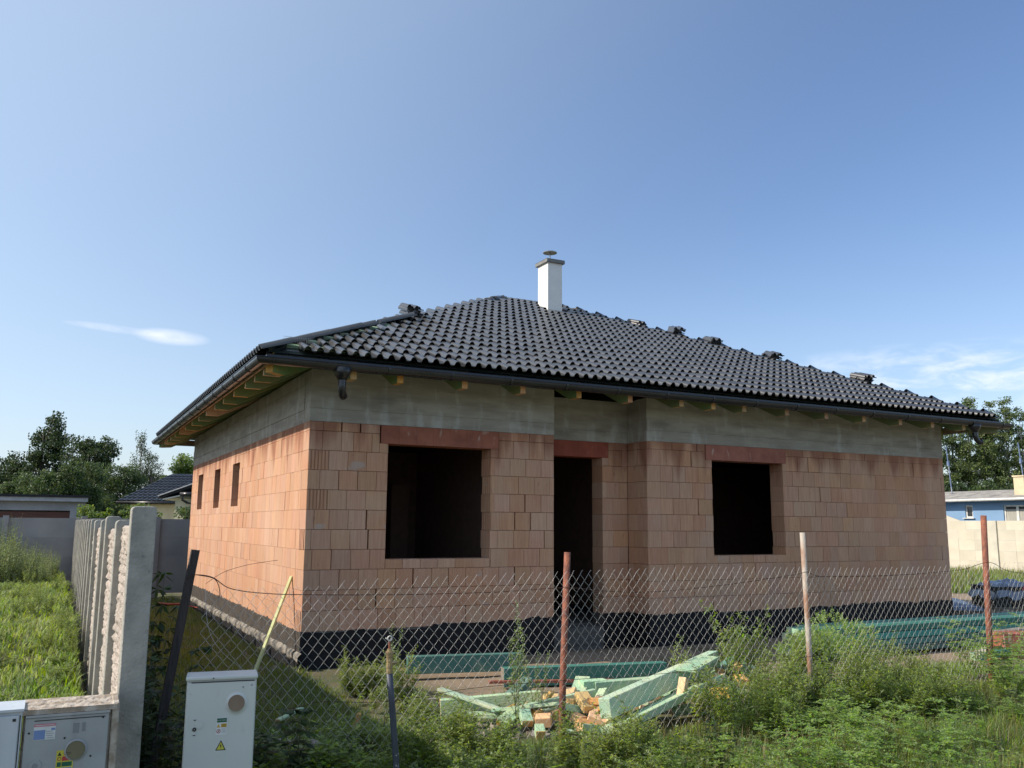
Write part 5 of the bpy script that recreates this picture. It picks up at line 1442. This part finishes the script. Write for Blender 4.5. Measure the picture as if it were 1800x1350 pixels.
# ---------------------------------------------------------------- vegetation
rng = np.random.default_rng(5)
def leaf_arrays(cen, size, aspect=.55, up=0.3, rng_=rng):
    """one folded rhombus per centre, random attitude; returns verts and quads"""
    n = len(cen)
    a = rng_.normal(size=(n, 3)); a /= np.linalg.norm(a, axis=1)[:, None]
    b = rng_.normal(size=(n, 3)); b[:, 2] += up*3
    nrm = np.cross(a, b); nrm /= np.linalg.norm(nrm, axis=1)[:, None]+1e-9
    s = size*rng_.uniform(.6, 1.3, n)[:, None]
    V = np.stack([cen-a*s*.5, cen+nrm*s*aspect*.5, cen+a*s*.5, cen-nrm*s*aspect*.5], 1).reshape(-1, 3)
    F = np.arange(n*4).reshape(-1, 4)
    return V, F
def tree(name, base, lobes, nleaf, leaf, mat, bark, label, cat='tree', group=None, trunk_r=.18, clump=.42, droop=0.0, seed=1, trunks=None, zb=0.0, parts=True):
    """lobes: (x,y,z,rx,ry,rz) in metres relative to base"""
    rg = np.random.default_rng(seed)
    root = empty(name, (base[0], base[1], zb), label, cat, group)
    vol = np.array([l[3]*l[4]*l[5] for l in lobes])**.67; vol = vol/vol.sum()
    cens = []
    subs = []
    for l, w in zip(lobes, vol):
        n = max(3, int(w*nleaf/160))
        p = rg.normal(size=(n, 3)); p /= np.linalg.norm(p, axis=1)[:, None]
        p *= (rg.uniform(.35, 1.0, n)**.6)[:, None]
        c_ = p*np.array(l[3:6])+np.array(l[0:3])
        c_ = c_[c_[:, 2] > .15]
        subs.append(c_)
    subs = np.concatenate(subs)
    per = max(20, int(nleaf/len(subs)))
    sizes = rg.uniform(.55, 1.35, len(subs))*clump
    cen = []
    for s_, sz in zip(subs, sizes):
        k = int(per*(sz/clump)**1.5)
        q = np.clip(rg.normal(size=(k, 3)), -1.7, 1.7)*sz*np.array([.58, .58, .40])
        if droop: q[:, 2] -= np.abs(rg.normal(size=k))*droop
        cen.append(s_+q)
    cen = np.concatenate(cen)
    V, F = leaf_arrays(cen, leaf, up=.3, rng_=rg)
    link('crown', np_mesh('crown', V, F, mat), root)
    top = max(l[2] for l in lobes)
    m = MB(); lean = rg.normal(size=2)*.03*top
    for (tx_, ty_) in (trunks or [(0, 0)]):
        m.tube([(tx_, ty_, -.3), (tx_+lean[0]*.5, ty_+lean[1]*.5, top*.45), (tx_+lean[0], ty_+lean[1], top*.98)], 0, 7, rads=[trunk_r, trunk_r*.65, trunk_r*.12])
    for s_ in subs[rg.permutation(len(subs))[:min(len(subs), 40)]]:
        tt = max(.15, min(.8, (s_[2]-.25*math.hypot(s_[0], s_[1]))/top*.8))
        a = Vector((lean[0]*tt, lean[1]*tt, tt*top)); b = Vector(s_)
        mid = (a+b)/2+Vector((0, 0, .08*(b-a).length))
        m.tube([a, mid, b], 0, 4, cap=False, rads=[trunk_r*.35*(1-tt*.5), trunk_r*.2, trunk_r*.05])
    link('trunk', m.mesh('trunk', bark, smooth=True), root)
    return root
GT = 'trees behind the plots on the left'
tree('broadleaf_tree', (-3.9, 55.5), [(0, 0, 5.0, 2.2, 2.0, 1.6), (-1.6, 0, 4.2, 1.7, 1.6, 1.4), (.3, 0, 6.6, 1.3, 1.3, 1.3), (.55, 0, 8.1, .62, .6, .9), (1.2, 0, 3.2, 1.4, 1.4, 1.3)], 26000, .17, 'tree_dark', 'bark',
     'tallest dark broadleaf tree at the far left, with a pointed top', group=GT, seed=3, trunk_r=.25)
tree('broadleaf_tree', (-6.0, 58.5), [(0, 0, 4.4, 2.2, 2, 1.7), (.8, 0, 3.2, 2.2, 2, 1.6)], 12000, .18, 'tree_dark', 'bark', 'dark round tree cut by the left edge of the picture', group=GT, seed=4, trunk_r=.25)
tree('broadleaf_tree', (-.9, 51.5), [(0, 0, 5.4, 1.2, 1.4, 1.5), (.55, 0, 6.2, .75, .8, 1.1), (-.7, 0, 6.3, .75, .9, 1.1), (.1, 0, 3.4, 1.4, 1.4, 1.9), (.7, 0, 4.3, .95, .9, 1.2), (.5, 0, 2.2, 1.5, 1.4, 1.3)], 24000, .16, 'tree_dark', 'bark',
     'dense dark tree with a double top, right of the tallest left tree', group=GT, seed=6, trunk_r=.22)
tree('broadleaf_tree', (-2.4, 60.5), [(0, 0, 3.2, 2.4, 2, 2.0)], 9000, .2, 'tree_dark', 'bark', 'dark tree filling the gap between the two tall left trees', group=GT, seed=8)
tree('broadleaf_tree', (.9, 48.0), [(0, 0, 3.4, 1.2, .9, 1.8), (.35, 0, 4.6, .6, .5, .8), (-.3, 0, 2.0, 1.3, 1, 1.1), (-.8, 0, 4.2, .7, .6, 1.0)], 15000, .13, 'tree_mid', 'bark', 'mid green tree left of the birch, behind the garage corner', group=GT, seed=9)
tree('birch_tree', (2.3, 54.8), [(0, 0, 6.0, .95, .8, 1.3), (.1, 0, 7.3, .45, .4, .8), (-.1, 0, 4.2, 1.2, 1, 1.5), (.8, 0, 5.3, .7, .6, 1.3), (0, 0, 2.7, 1.2, 1, 1.2)], 16000, .11, 'tree_birch', 'bark_pale',
     'slender pale birch with drooping twigs above the tiled neighbour roof', group=None, seed=10, droop=.5, clump=.30, trunk_r=.10)
tree('broadleaf_tree', (5.0, 55.0), [(0, 0, 4.2, 1.6, 1.3, 1.6), (.9, 0, 4.8, 1.4, 1.2, 1.5), (-.8, 0, 3.2, 1.2, 1, 1.4), (.3, 0, 5.8, .9, .8, .7), (1.9, 0, 4.6, 1.3, 1, 1.5)], 24000, .15, 'tree_bright', 'bark',
     'bright green sunlit tree beside the left eaves of the unfinished house', group=GT, seed=12)
tree('broadleaf_tree', (3.9, 60.5), [(0, 0, 4.6, .9, .9, 1.1), (0, 0, 2.8, 1.5, 1, 1.6)], 5500, .15, 'tree_birch', 'bark', 'thin greyish tree between the birch and the bright green tree', group=GT, seed=13, clump=.3)
for q, (p, w, h_) in enumerate((((-4.9, 42.4), 1.7, 3.9), ((-3.5, 40.6), 1.5, 4.2), ((-2.45, 41.0), 1.35, 4.4), ((-1.45, 41.6), .95, 4.7), ((-.55, 42.6), .8, 3.1), ((.6, 43), .9, 2.8))):
    tree('tall_shrub', p, [(0, 0, h_*.55, w, .9, h_*.5), (w*.35, 0, h_*.75, w*.6, .7, h_*.38)], int(11000*w), .12, 'tree_mid', 'bark',
         ['broad green shrub at the far left above the garage roof', 'rounded green shrub above the garage door', 'full green shrub above the middle of the garage roof', 'tallest green shrub in the row above the garage', 'low dark shrub above the garage roof corner', 'low shrub behind the leafy hedge, left of the tiled roof'][q],
         cat='shrub', group='shrubs behind the garage', seed=20+q, clump=.32, trunk_r=.08)
for q, (p, w, h_) in enumerate((((-1.75, 15.2), .42, 2.42), ((-1.25, 15.0), .40, 2.28), ((-.72, 15.3), .36, 2.35), ((-.35, 15.1), .30, 2.05), ((.55, 14.6), .38, 2.35), ((1.3, 14.4), .45, 2.0))):
    tree('garden_shrub', p, [(0, 0, h_-.38, w, .35, .36), (0, 0, h_-.9, w*1.1, .4, .5)], 2600, .075, 'tree_bright' if q < 4 else 'tree_mid', 'bark',
         ['bright leafy shrub rising behind the grey wall, the leftmost of four', 'bright leafy shrub behind the grey wall, second from the left', 'bright leafy shrub behind the grey wall below the tiled roof', 'small bright shrub just left of the concrete end post', 'sparse dark shrub just right of the concrete end post', 'low shrub before the cream wall, by the corner of the unfinished house'][q],
         cat='shrub', group='shrubs just behind the grey wall', seed=40+q, clump=.16, trunk_r=.03)
GP = 'poplars beyond the blue house'
pops = [((76.7, 52.8), 11.5), ((79.2, 51.5), 13.6), ((81.4, 50.4), 15.0), ((82.9, 49.6), 15.6), ((84.0, 49.0), 13.4), ((85.0, 48.5), 15.2), ((86.3, 47.9), 15.8), ((87.8, 47.1), 15.0), ((89.4, 46.2), 15.4)]
plab = ['short poplar top just visible over the roof slope', 'poplar half hidden behind the roof edge, second of the row', 'bushy poplar above the right eaves', 'sharp-pointed poplar above the right gutter end', 'shorter poplar in the gap right of the pointed one', 'broad poplar near the right edge, left of two tall ones', 'tallest poplar close to the right edge', 'poplar cut by the right edge of the picture', 'outermost poplar beyond the right edge']
for q, (p, h_) in enumerate(pops):
    lb = [(0, 0, h_*.93, .55, .55, h_*.08), (0.1, 0, h_*.80, .95, .9, h_*.10), (-.2, 0, h_*.64, 1.35, 1.2, h_*.12), (.2, 0, h_*.46, 1.6, 1.3, h_*.13), (0, 0, h_*.28, 1.5, 1.3, h_*.13)]
    tree('poplar_tree', p, lb, 15000, .21, 'tree_poplar', 'bark_pale', plab[q], group=GP, seed=60+q, clump=.5, trunk_r=.16)
for q, p in enumerate(((50.5, 32.0), (53.0, 30.7), (55.4, 29.6), (57.6, 28.5), (59.8, 27.4))):
    tree('dark_bush', p, [(0, 0, 2.6, 1.9, 1.4, 2.0), (.4, 0, 3.8, 1.5, 1.2, 1.2), (-1, 0, 1.6, 1.3, 1, 1.4)], 17000, .2, 'tree_dark' if q % 2 else 'tree_mid', 'bark',
         ['dark bushy tree hidden mostly by the house, behind the blue house', 'dark bushy tree behind the left mast', 'dark bushy tree between the two masts', 'dark bushy tree behind the cream chimney', 'dark bushy tree outside the right edge'][q], cat='tree', group='dark bushy trees behind the blue house', seed=80+q, clump=.45, trunk_r=.15)

# grass: real blades
def blades(name, n, sampler, hmin, hmax, mat, seed, width=.006, label='', bend=.5, cat='grass', hcap=None):
    rg = np.random.default_rng(seed)
    xy = sampler(rg, n); n = len(xy)
    z = hgt(xy[:, 0], xy[:, 1])
    h = rg.uniform(hmin, hmax, n)*(.65+.5*(vnoise(xy[:, 0], xy[:, 1], 1.1, seed)*.5+.5))
    if hcap is not None: h = h*hcap(xy[:, 0], xy[:, 1])
    az_ = rg.uniform(0, 2*np.pi, n); bd = rg.uniform(.1, 1, n)*bend*h
    dx, dy = np.cos(az_), np.sin(az_)
    px, py = -dy, dx
    w = width*rg.uniform(.6, 1.4, n)
    b = np.stack([xy[:, 0], xy[:, 1], z-.01], 1); P = np.stack([px, py, np.zeros(n)], 1); D = np.stack([dx, dy, np.zeros(n)], 1)
    up = np.array([0, 0, 1.0])
    m1 = b+D*(bd*.30)[:, None]+up*(h*.55)[:, None]; t1 = b+D*bd[:, None]+up*(h*(1-.25*bd/h))[:, None]
    V = np.stack([b-P*w[:, None], b+P*w[:, None], m1+P*(w*.75)[:, None], m1-P*(w*.75)[:, None], t1], 1).reshape(-1, 3)
    i0 = np.arange(n)*5
    F = np.concatenate([np.stack([i0, i0+1, i0+2], 1), np.stack([i0, i0+2, i0+3], 1), np.stack([i0+3, i0+2, i0+4], 1)])
    o = link(name, np_mesh(name, V, F, mat)); tag(o, label, cat, None, 'stuff'); return o
def rectsamp(x0, x1, y0, y1, keep=None, dens=1.0):
    def f(rg, n):
        p = np.stack([rg.uniform(x0, x1, n), rg.uniform(y0, y1, n)], 1)
        if keep is not None: p = p[keep(p[:, 0], p[:, 1], rg)]
        return p
    return f
def campow(x0, x1, y0, y1, keep=None):
    """denser towards the viewer"""
    def f(rg, n):
        y = y0+(y1-y0)*rg.uniform(0, 1, n)**1.9; x = rg.uniform(x0, x1, n)
        p = np.stack([x, y], 1)
        if keep is not None: p = p[keep(x, y, rg)]
        return p
    return f
blades('lawn_grass', 85000, campow(-8.0, -2.46, -5.4, 12.4, lambda x, y, g: (x > -3.2-.21*(y+11.1)) ), .045, .15, 'grass_blades', 31, width=.0085, label='sunlit grass of the plot left of the concrete fence', bend=.9)
blades('lawn_grass', 14000, campow(-8.0, -2.46, -5.4, 12.4, lambda x, y, g: (x > -3.2-.21*(y+11.1)) & (vnoise(x, y, .8, 9) > .1)), .03, .09, 'grass_dry', 32, width=.006, label='yellowed grass among the sunlit lawn on the left', bend=1.0)
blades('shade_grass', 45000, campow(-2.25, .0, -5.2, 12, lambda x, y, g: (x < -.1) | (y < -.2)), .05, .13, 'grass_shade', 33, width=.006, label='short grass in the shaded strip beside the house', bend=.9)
blades('yard_grass', 40000, campow(-.4, 9.5, -5.6, -1.9, lambda x, y, g: (vnoise(x, y, 1.1, 4)+.5*vnoise(x, y, 3.1, 1) > -.10+.25*(y+5.4)) ), .05, .16, 'grass_blades', 34, width=.005, label='patchy grass in the yard behind the mesh fence', bend=.8, hcap=lambda x, y: np.where((x > .2) & (x < 3) & (y < -3.2), .5, 1.0))
blades('verge_grass', 90000, rectsamp(-2.4, 7.5, -7.6, -4.9, lambda x, y, g: (y < -5.25) | (vnoise(x, y, 1.3, 6) > .1)), .06, .24, 'grass_blades', 35, width=.0042, label='tall rank grass on the verge before the mesh fence', bend=.85, hcap=lambda x, y: 1-.55*sst(-6.1, -5.6, y))
blades('verge_grass', 14000, rectsamp(-1.0, 8.5, -7.4, -5.0), .10, .34, 'grass_dry', 36, width=.0028, label='dry bent stalks in the verge before the mesh fence', bend=.7, hcap=lambda x, y: 1-.4*sst(-6.1, -5.6, y))
def rlot(x, y, g): return (x*cv-y*sv > 0)
def rsamp(rg, n):
    return np.stack([rg.uniform(18, 30.9, n), rg.uniform(5.5, 17, n)], 1)
blades('far_grass', 26000, rsamp, .12, .38, 'grass_blades', 37, width=.016, label='bright grass strip at the foot of the beige wall', bend=.7)
blades('far_grass', 6000, rsamp, .15, .5, 'grass_dry', 38, width=.012, label='dry stalks in the strip before the beige wall', bend=.6)

# herbs -----------------------------------------------------------
def herb_mesh(name, kind, seed):
    rg = random.Random(seed); lv = []; sv_ = MB()
    def leaf(p, dirv, ln, w, nr=None):
        dirv = dirv.normalized(); s = dirv.cross(Vector((rg.uniform(-.4, .4), rg.uniform(-.4, .4), 1)))
        s = s.normalized() if s.length > .01 else Vector((1, 0, 0))
        lv.append((p, p+dirv*ln*.45+s*w/2, p+dirv*ln, p+dirv*ln*.45-s*w/2))
    def feather(p, dirv, ln, lw=.013):
        dirv = dirv.normalized(); s = dirv.cross(Vector((0, 0, 1)))
        s = s.normalized() if s.length > .01 else Vector((1, 0, 0))
        n = 5
        for k in range(1, n+1):
            t = k/n; q = p+dirv*ln*t+Vector((0, 0, -.25*ln*t*t)); l2 = ln*.42*math.sin(math.pi*min(.95, .25+t*.65))
            for sg in (-1, 1):
                leaf(q, s*sg+dirv*.7+Vector((0, 0, rg.uniform(-.3, .3))), l2, lw)
        leaf(p+dirv*ln*.9, dirv, ln*.25, lw)
    def stem(p0, dirv, ln, n=7, r_=.003, curve=.25):
        pts = [Vector(p0)]; dd = dirv.normalized()
        for k in range(n):
            dd = (dd+Vector((rg.uniform(-.12, .12), rg.uniform(-.12, .12), curve*.2))).normalized(); pts.append(pts[-1]+dd*ln/n)
        sv_.tube(pts, 0, 4, cap=False, rads=[r_*(1-.75*k/n) for k in range(n+1)])
        return pts
    if kind == 'feather':
        for q in range(11):
            a = rg.uniform(0, 6.28); P = stem((rg.uniform(-.05, .05), rg.uniform(-.05, .05), 0), Vector((math.cos(a)*.55, math.sin(a)*.55, 1)), rg.uniform(.28, .50))
            for k in range(2, len(P)):
                for w in range(3 if k > 3 else 2):
                    b = rg.uniform(0, 6.28); feather(P[k], Vector((math.cos(b), math.sin(b), rg.uniform(.1, .7))), rg.uniform(.055, .10))
    elif kind == 'bush':
        for q in range(12):
            a = rg.uniform(0, 6.28); sp2 = rg.uniform(.05, .6)
            stem((0, 0, 0), Vector((math.cos(a)*sp2, math.sin(a)*sp2, 1)), rg.uniform(.4, .6), n=8)
        lobes = [(rg.uniform(-.30, .30), rg.uniform(-.30, .30), rg.uniform(.22, .42), rg.uniform(.16, .26)) for _ in range(13)]+[(0, 0, .42, .30)]
        for q in range(1500):
            lx, ly, lz, lr = lobes[rg.randrange(len(lobes))]
            v_ = Vector((rg.gauss(0, 1), rg.gauss(0, 1), rg.gauss(0, 1)+.2)).normalized()
            pt = Vector((lx, ly, lz))+v_*lr*rg.uniform(.72, 1.05)
            if pt.z < .03: continue
            feather(pt, v_+Vector((rg.uniform(-.5, .5), rg.uniform(-.5, .5), rg.uniform(.1, 1.0))), rg.uniform(.05, .09), .015)
    elif kind == 'spike':      # tall goosefoot / amaranth with seed spikes
        for q in range(3):
            a = rg.uniform(0, 6.28); P = stem((rg.uniform(-.04, .04), rg.uniform(-.04, .04), 0), Vector((math.cos(a)*.12, math.sin(a)*.12, 1)), rg.uniform(.6, .98), n=12, r_=.0045, curve=.5)
            for k in range(2, 13):
                if k > 6:
                    for w in range(22):
                        leaf(P[k]+Vector((rg.gauss(0, .012), rg.gauss(0, .012), rg.uniform(-.04, .04))), Vector((rg.uniform(-1, 1), rg.uniform(-1, 1), rg.uniform(.2, 1))), .020, .010)
                if k < 10:
                    b = rg.uniform(0, 6.28); P2 = stem(P[k], Vector((math.cos(b)*.6, math.sin(b)*.6, .9)), rg.uniform(.08, .22)*(1.2-k/14), n=4, r_=.002)
                    for pp in P2[1:]:
                        for w in range(7): leaf(pp+Vector((rg.gauss(0, .008), rg.gauss(0, .008), rg.gauss(0, .015))), Vector((rg.uniform(-1, 1), rg.uniform(-1, 1), rg.uniform(-.2, 1))), .022, .010)
                    leaf(P[k], Vector((math.cos(b+2), math.sin(b+2), -.2)), .06, .02)
    elif kind == 'airy':       # thin branching weed with small leaves
        for q in range(7):
            a = rg.uniform(0, 6.28); P = stem((rg.uniform(-.06, .06), rg.uniform(-.06, .06), 0), Vector((math.cos(a)*.28, math.sin(a)*.28, 1)), rg.uniform(.5, .85), n=10, r_=.003, curve=.3)
            for k in range(3, 11):
                for w in range(2):
                    b = rg.uniform(0, 6.28); P2 = stem(P[k], Vector((math.cos(b)*.8, math.sin(b)*.8, .7)), rg.uniform(.05, .14), n=4, r_=.0015)
                    for pp in P2[1:]:
                        for z_ in range(3): leaf(pp, Vector((rg.uniform(-1, 1), rg.uniform(-1, 1), rg.uniform(-.3, .8))), rg.uniform(.026, .046), .016)
    elif kind == 'leafy':
        for q in range(6):
            a = rg.uniform(0, 6.28); P = stem((rg.uniform(-.06, .06), rg.uniform(-.06, .06), 0), Vector((math.cos(a)*.35, math.sin(a)*.35, 1)), rg.uniform(.22, .48), n=8, r_=.003)
            for k in range(1, 9):
                for w in range(3):
                    b = rg.uniform(0, 6.28); leaf(P[k], Vector((math.cos(b), math.sin(b), rg.uniform(-.1, .6))), rg.uniform(.055, .10), rg.uniform(.022, .036))
    elif kind == 'spire':      # mugwort: straight leafy stems tapering to a point
        for q in range(7):
            a = rg.uniform(0, 6.28); P = stem((rg.uniform(-.10, .10), rg.uniform(-.10, .10), 0), Vector((math.cos(a)*.10, math.sin(a)*.10, 1)), rg.uniform(.55, 1.0), n=14, r_=.004, curve=.6)
            for k in range(1, 15):
                l0 = .085*(1-k/17)
                for w in range(6 if k < 12 else 4):
                    b = rg.uniform(0, 6.28); leaf(P[k]+Vector((0, 0, rg.uniform(-.03, .03))), Vector((math.cos(b), math.sin(b), rg.uniform(.3, 1.3))), l0*rg.uniform(.7, 1.2), l0*.26)
    elif kind == 'broad':
        for q in range(4):
            a = rg.uniform(0, 6.28); P = stem((rg.uniform(-.06, .06), rg.uniform(-.06, .06), 0), Vector((math.cos(a)*.2, math.sin(a)*.2, 1)), rg.uniform(.5, 1.0), n=9, r_=.005)
            for k in range(1, 10):
                for w in range(4):
                    b = rg.uniform(0, 6.28); leaf(P[k], Vector((math.cos(b), math.sin(b), rg.uniform(-.7, .2))), rg.uniform(.08, .13), rg.uniform(.035, .055))
    V_ = np.array([tuple(x) for l_ in lv for x in l_]); ns = len(sv_.v)
    nl_ = len(V_)
    Vs = np.array(sv_.v) if ns else np.zeros((0, 3))
    F_ = [tuple(range(4*q, 4*q+4)) for q in range(nl_//4)]+[tuple(nl_+i_ for i_ in f) for f in sv_.f]
    F_ = [f for f in F_ if len(f) == 4]
    lm = {'feather': 'feather_leaf', 'bush': 'bush_leaf', 'spike': 'seed_head', 'spire': 'seed_head', 'airy': 'weed_leaf', 'leafy': 'weed_leaf', 'broad': 'dark_leaf'}[kind]
    mi = [0]*(nl_//4)+[1]*(len(F_)-nl_//4)
    return np_mesh(name, np.concatenate([V_, Vs]), F_, [lm, 'stem_green'], mi)
HM = {k: [herb_mesh(k+'_plant', k, s_*7+i_) for s_ in range(nv)] for i_, (k, nv) in enumerate((('feather', 4), ('bush', 1), ('spike', 3), ('airy', 3), ('leafy', 4), ('broad', 2), ('spire', 3)))}
rh = random.Random(17)
def herb(kind, x, y, s, label, name, cat='weed', group=None, zs=None, v=None):
    me = HM[kind][(v if v is not None else rh.randrange(len(HM[kind])))]
    o = link(name, me, None, (x, y, gz(x, y)-.02), (rh.uniform(-.06, .06), rh.uniform(-.06, .06), rh.uniform(0, 6.28)))
    o.scale = (s, s, zs or s)
    return tag(o, label, cat, group)
def herb_patch(name, specs, label, cat='weeds', mats=None):
    """many small plants of a thicket nobody could count, joined into one object"""
    Vs, Fs, Ms, base = [], [], [], 0
    names = []
    for kind, x, y, s, zs in specs:
        me = HM[kind][rh.randrange(len(HM[kind]))]
        n = len(me.vertices); co = np.empty(n*3, np.float32); me.vertices.foreach_get('co', co); co = co.reshape(-1, 3)
        li = np.empty(len(me.loops), np.int32); me.loops.foreach_get('vertex_index', li)
        mi = np.empty(len(me.polygons), np.int32); me.polygons.foreach_get('material_index', mi)
        a = rh.uniform(0, 6.28); c_, s_ = math.cos(a), math.sin(a)
        P = np.stack([(co[:, 0]*c_-co[:, 1]*s_)*s+x, (co[:, 0]*s_+co[:, 1]*c_)*s+y, co[:, 2]*zs+gz(x, y)-.02], 1)
        m0, m1 = me.materials[0].name, me.materials[1].name
        for mn in (m0, m1):
            if mn not in names: names.append(mn)
        lut = np.array([names.index(m0), names.index(m1)])
        Vs.append(P); Fs.append(li.reshape(-1, 4)+base); Ms.append(lut[mi]); base += n
    o = link(name, np_mesh(name, np.concatenate(Vs), np.concatenate(Fs), names, np.concatenate(Ms)))
    return tag(o, label, cat, None, 'stuff')
# the distinct plants
herb('bush', 4.88, -3.8, 1.12, 'big round feathery green bush behind the grey fence post', 'feathery_bush', 'bush', zs=1.12)
herb('spike', .86, -4.2, 1.15, 'tall pale seed-headed weed standing left of the rusty post', 'seed_weed', v=0, zs=1.22)
herb('spike', -.30, -3.9, .95, 'tall seed-headed weed just left of the standpipe top', 'seed_weed', v=1, zs=1.0)
herb('spike', 1.05, -4.1, .8, 'shorter seed-headed weed right of the tall pale one', 'seed_weed', v=2, zs=.85)
herb('airy', 3.20, -4.2, 1.15, 'tall airy weed rising over the rising green beam', 'airy_weed', v=0, zs=1.2)
herb('airy', 3.45, -4.1, 1.1, 'airy weed just right of the tallest airy one', 'airy_weed', v=1, zs=1.05)
herb('airy', 2.55, -4.1, .75, 'small airy weed left of the board on the rising beam', 'airy_weed', v=2, zs=.8)
herb('airy', 2.05, -5.35, .8, 'airy weed in front of the mesh below the rising beam', 'airy_weed', v=1, zs=.75)
FG = 'feathery weeds on the verge'
FL = ['feathery weed at the left end of the bright patch on the verge', 'feathery weed second from the left in the bright verge patch', 'feathery weed in the middle of the bright verge patch, rear row', 'large feathery weed in the middle of the bright verge patch', 'feathery weed behind the large one, below the grey post', 'feathery weed at the right side of the bright verge patch', 'feathery weed on the bottom edge below the middle of the patch', 'feathery weed on the bottom edge at the left of the patch', 'feathery weed on the bottom edge at the right of the patch', 'small feathery weed to the right of the bright patch', 'big feathery weed before the tall red post, left of two', 'big feathery weed right behind the tall red post', 'feathery weed in the grass left of the tall red post foot', 'feathery weed cut by the right edge beside the clay blocks', 'small feathery weed in the grass right of the rusty post foot', 'tiny feathery weed at the foot of the rusty post', 'feathery weed just before the mesh left of the grey post']
fp = [(1.32, -6.45, 1.0), (1.75, -6.55, 1.1), (2.15, -6.2, 1.0), (2.45, -6.55, 1.15), (2.75, -6.05, 1.0), (3.1, -6.45, 1.1), (2.0, -6.85, 1.1), (1.45, -6.95, 1.0), (2.6, -7.0, 1.1), (3.6, -6.3, .9), (5.9, -5.2, 1.3), (6.2, -4.6, 1.4), (5.5, -5.45, 1.1), (6.6, -5.1, 1.4), (.95, -6.2, .7), (1.1, -5.75, .6), (2.9, -5.75, .9)]
for q, (x, y, s) in enumerate(fp):
    herb('feather', x, y, s, FL[q], 'feathery_weed', group=FG, zs=s*1.0)
# thickets
sp1 = []
for q in range(60):
    x = rh.uniform(-.95, .15); y = rh.uniform(-5.6, -4.3); sp1.append((rh.choice(('leafy', 'leafy', 'airy', 'leafy')), x, y, rh.uniform(.5, .9), rh.uniform(.3, .55)))
for q in range(34):
    x = rh.uniform(.05, .65); y = rh.uniform(-3.4, -1.4); sp1.append((rh.choice(('leafy', 'airy')), x-.12*(y+2.4), y, rh.uniform(.45, .8), rh.uniform(.28, .6)))
herb_patch('weed_thicket', sp1, 'leafy weed thicket around the standpipe and left of the rusty post')
sp2 = []
for q in range(120):
    x = rh.uniform(2.2, 4.8); y = rh.uniform(-5.7, -4.75); sp2.append((rh.choice(('leafy', 'airy', 'airy', 'leafy', 'feather')), x, y, rh.uniform(.5, .9), rh.uniform(.4, .72)))
for q in range(34):
    x = rh.uniform(3.3, 5.3); y = rh.uniform(-4.6, -3.4); sp2.append((rh.choice(('airy', 'leafy')), x, y, rh.uniform(.7, 1.0), rh.uniform(.5, .8)))
herb_patch('weed_thicket', sp2, 'tangled weeds in front of the right half of the timber heap')
sp3 = []
for q in range(90):
    x = rh.uniform(3.2, 7.5); y = rh.uniform(-7.2, -5.4); sp3.append((rh.choice(('leafy', 'feather')), x, y, rh.uniform(.5, .9), rh.uniform(.4, .7)))
for q in range(70):
    x = rh.uniform(-.6, 1.6); y = rh.uniform(-6.8, -5.4); sp3.append((rh.choice(('leafy', 'leafy', 'airy')), x, y, rh.uniform(.5, .9), rh.uniform(.35, .6)))
for q in range(60):
    x = rh.uniform(-.4, 6.0); y = rh.uniform(-7.0, -5.5); sp3.append((rh.choice(('broad', 'spike', 'spire')), x, y, rh.uniform(.35, .6), rh.uniform(.22, .42)))
herb_patch('verge_weeds', sp3, 'low mixed weeds among the verge grass along the bottom')
sp4 = []
for q in range(85):
    y = rh.uniform(-5.4, 3.5); sp4.append((rh.choice(('broad', 'leafy', 'broad')), -2.22+rh.uniform(0, .28), y, rh.uniform(.5, .8), rh.uniform(.5, 1.0)))
for q in range(60):
    sp4.append(('leafy', rh.uniform(-1.7, -.9), rh.uniform(-5.6, -4.8), rh.uniform(.6, 1), rh.uniform(.5, .8)))
for q in range(6): sp4.append(('broad', rh.uniform(-1.9, -1.35), rh.uniform(-5.5, -5.2), .8, .6))
herb_patch('shade_weeds', sp4, 'dark leafy weeds in the shade at the foot of the concrete fence')
herb('broad', -1.88, -2.05, .85, 'tall dark sapling with drooping leaves just right of the end post', 'sapling', 'sapling', v=1, zs=1.95)
sp5 = []
for q in range(300):
    x = rh.uniform(-8.2, -2.75); y = rh.uniform(8.4, 12.2); sp5.append(('spire', x, y, rh.uniform(1.0, 1.4), rh.uniform(.75, 1.30)*(.85+.2*math.sin(x*3.1))*(1.1 if x < -3.5 else .8)))
herb_patch('tall_weeds', sp5, 'band of tall pale mugwort before the grey wall at the left')
sp6 = []
for q in range(260):
    y = -5.3+17*rh.random()**1.6; x = -2.5-rh.random()**1.4*1.9; sp6.append((rh.choice(('leafy', 'leafy', 'airy')), x, y, rh.uniform(.35, .65), rh.uniform(.20, .42)))
herb_patch('lawn_weeds', sp6, 'low leafy weeds in the sunlit lawn along the concrete fence')
# red handle lying in the shaded grass
m = MB(); m.tube([(-.75, 8.75, .12), (-.56, 8.55, .11), (-.38, 8.30, .13)], .022, 8); m.tube([(-.38, 8.30, .13), (-.1, 7.9, .08)], .012, 6)
m.build('red_handled_tool', 'red_plastic', None, origin=(-.75, 8.75, .12), label='tool with a red handle lying in the shaded grass between fence and house', cat='tool')
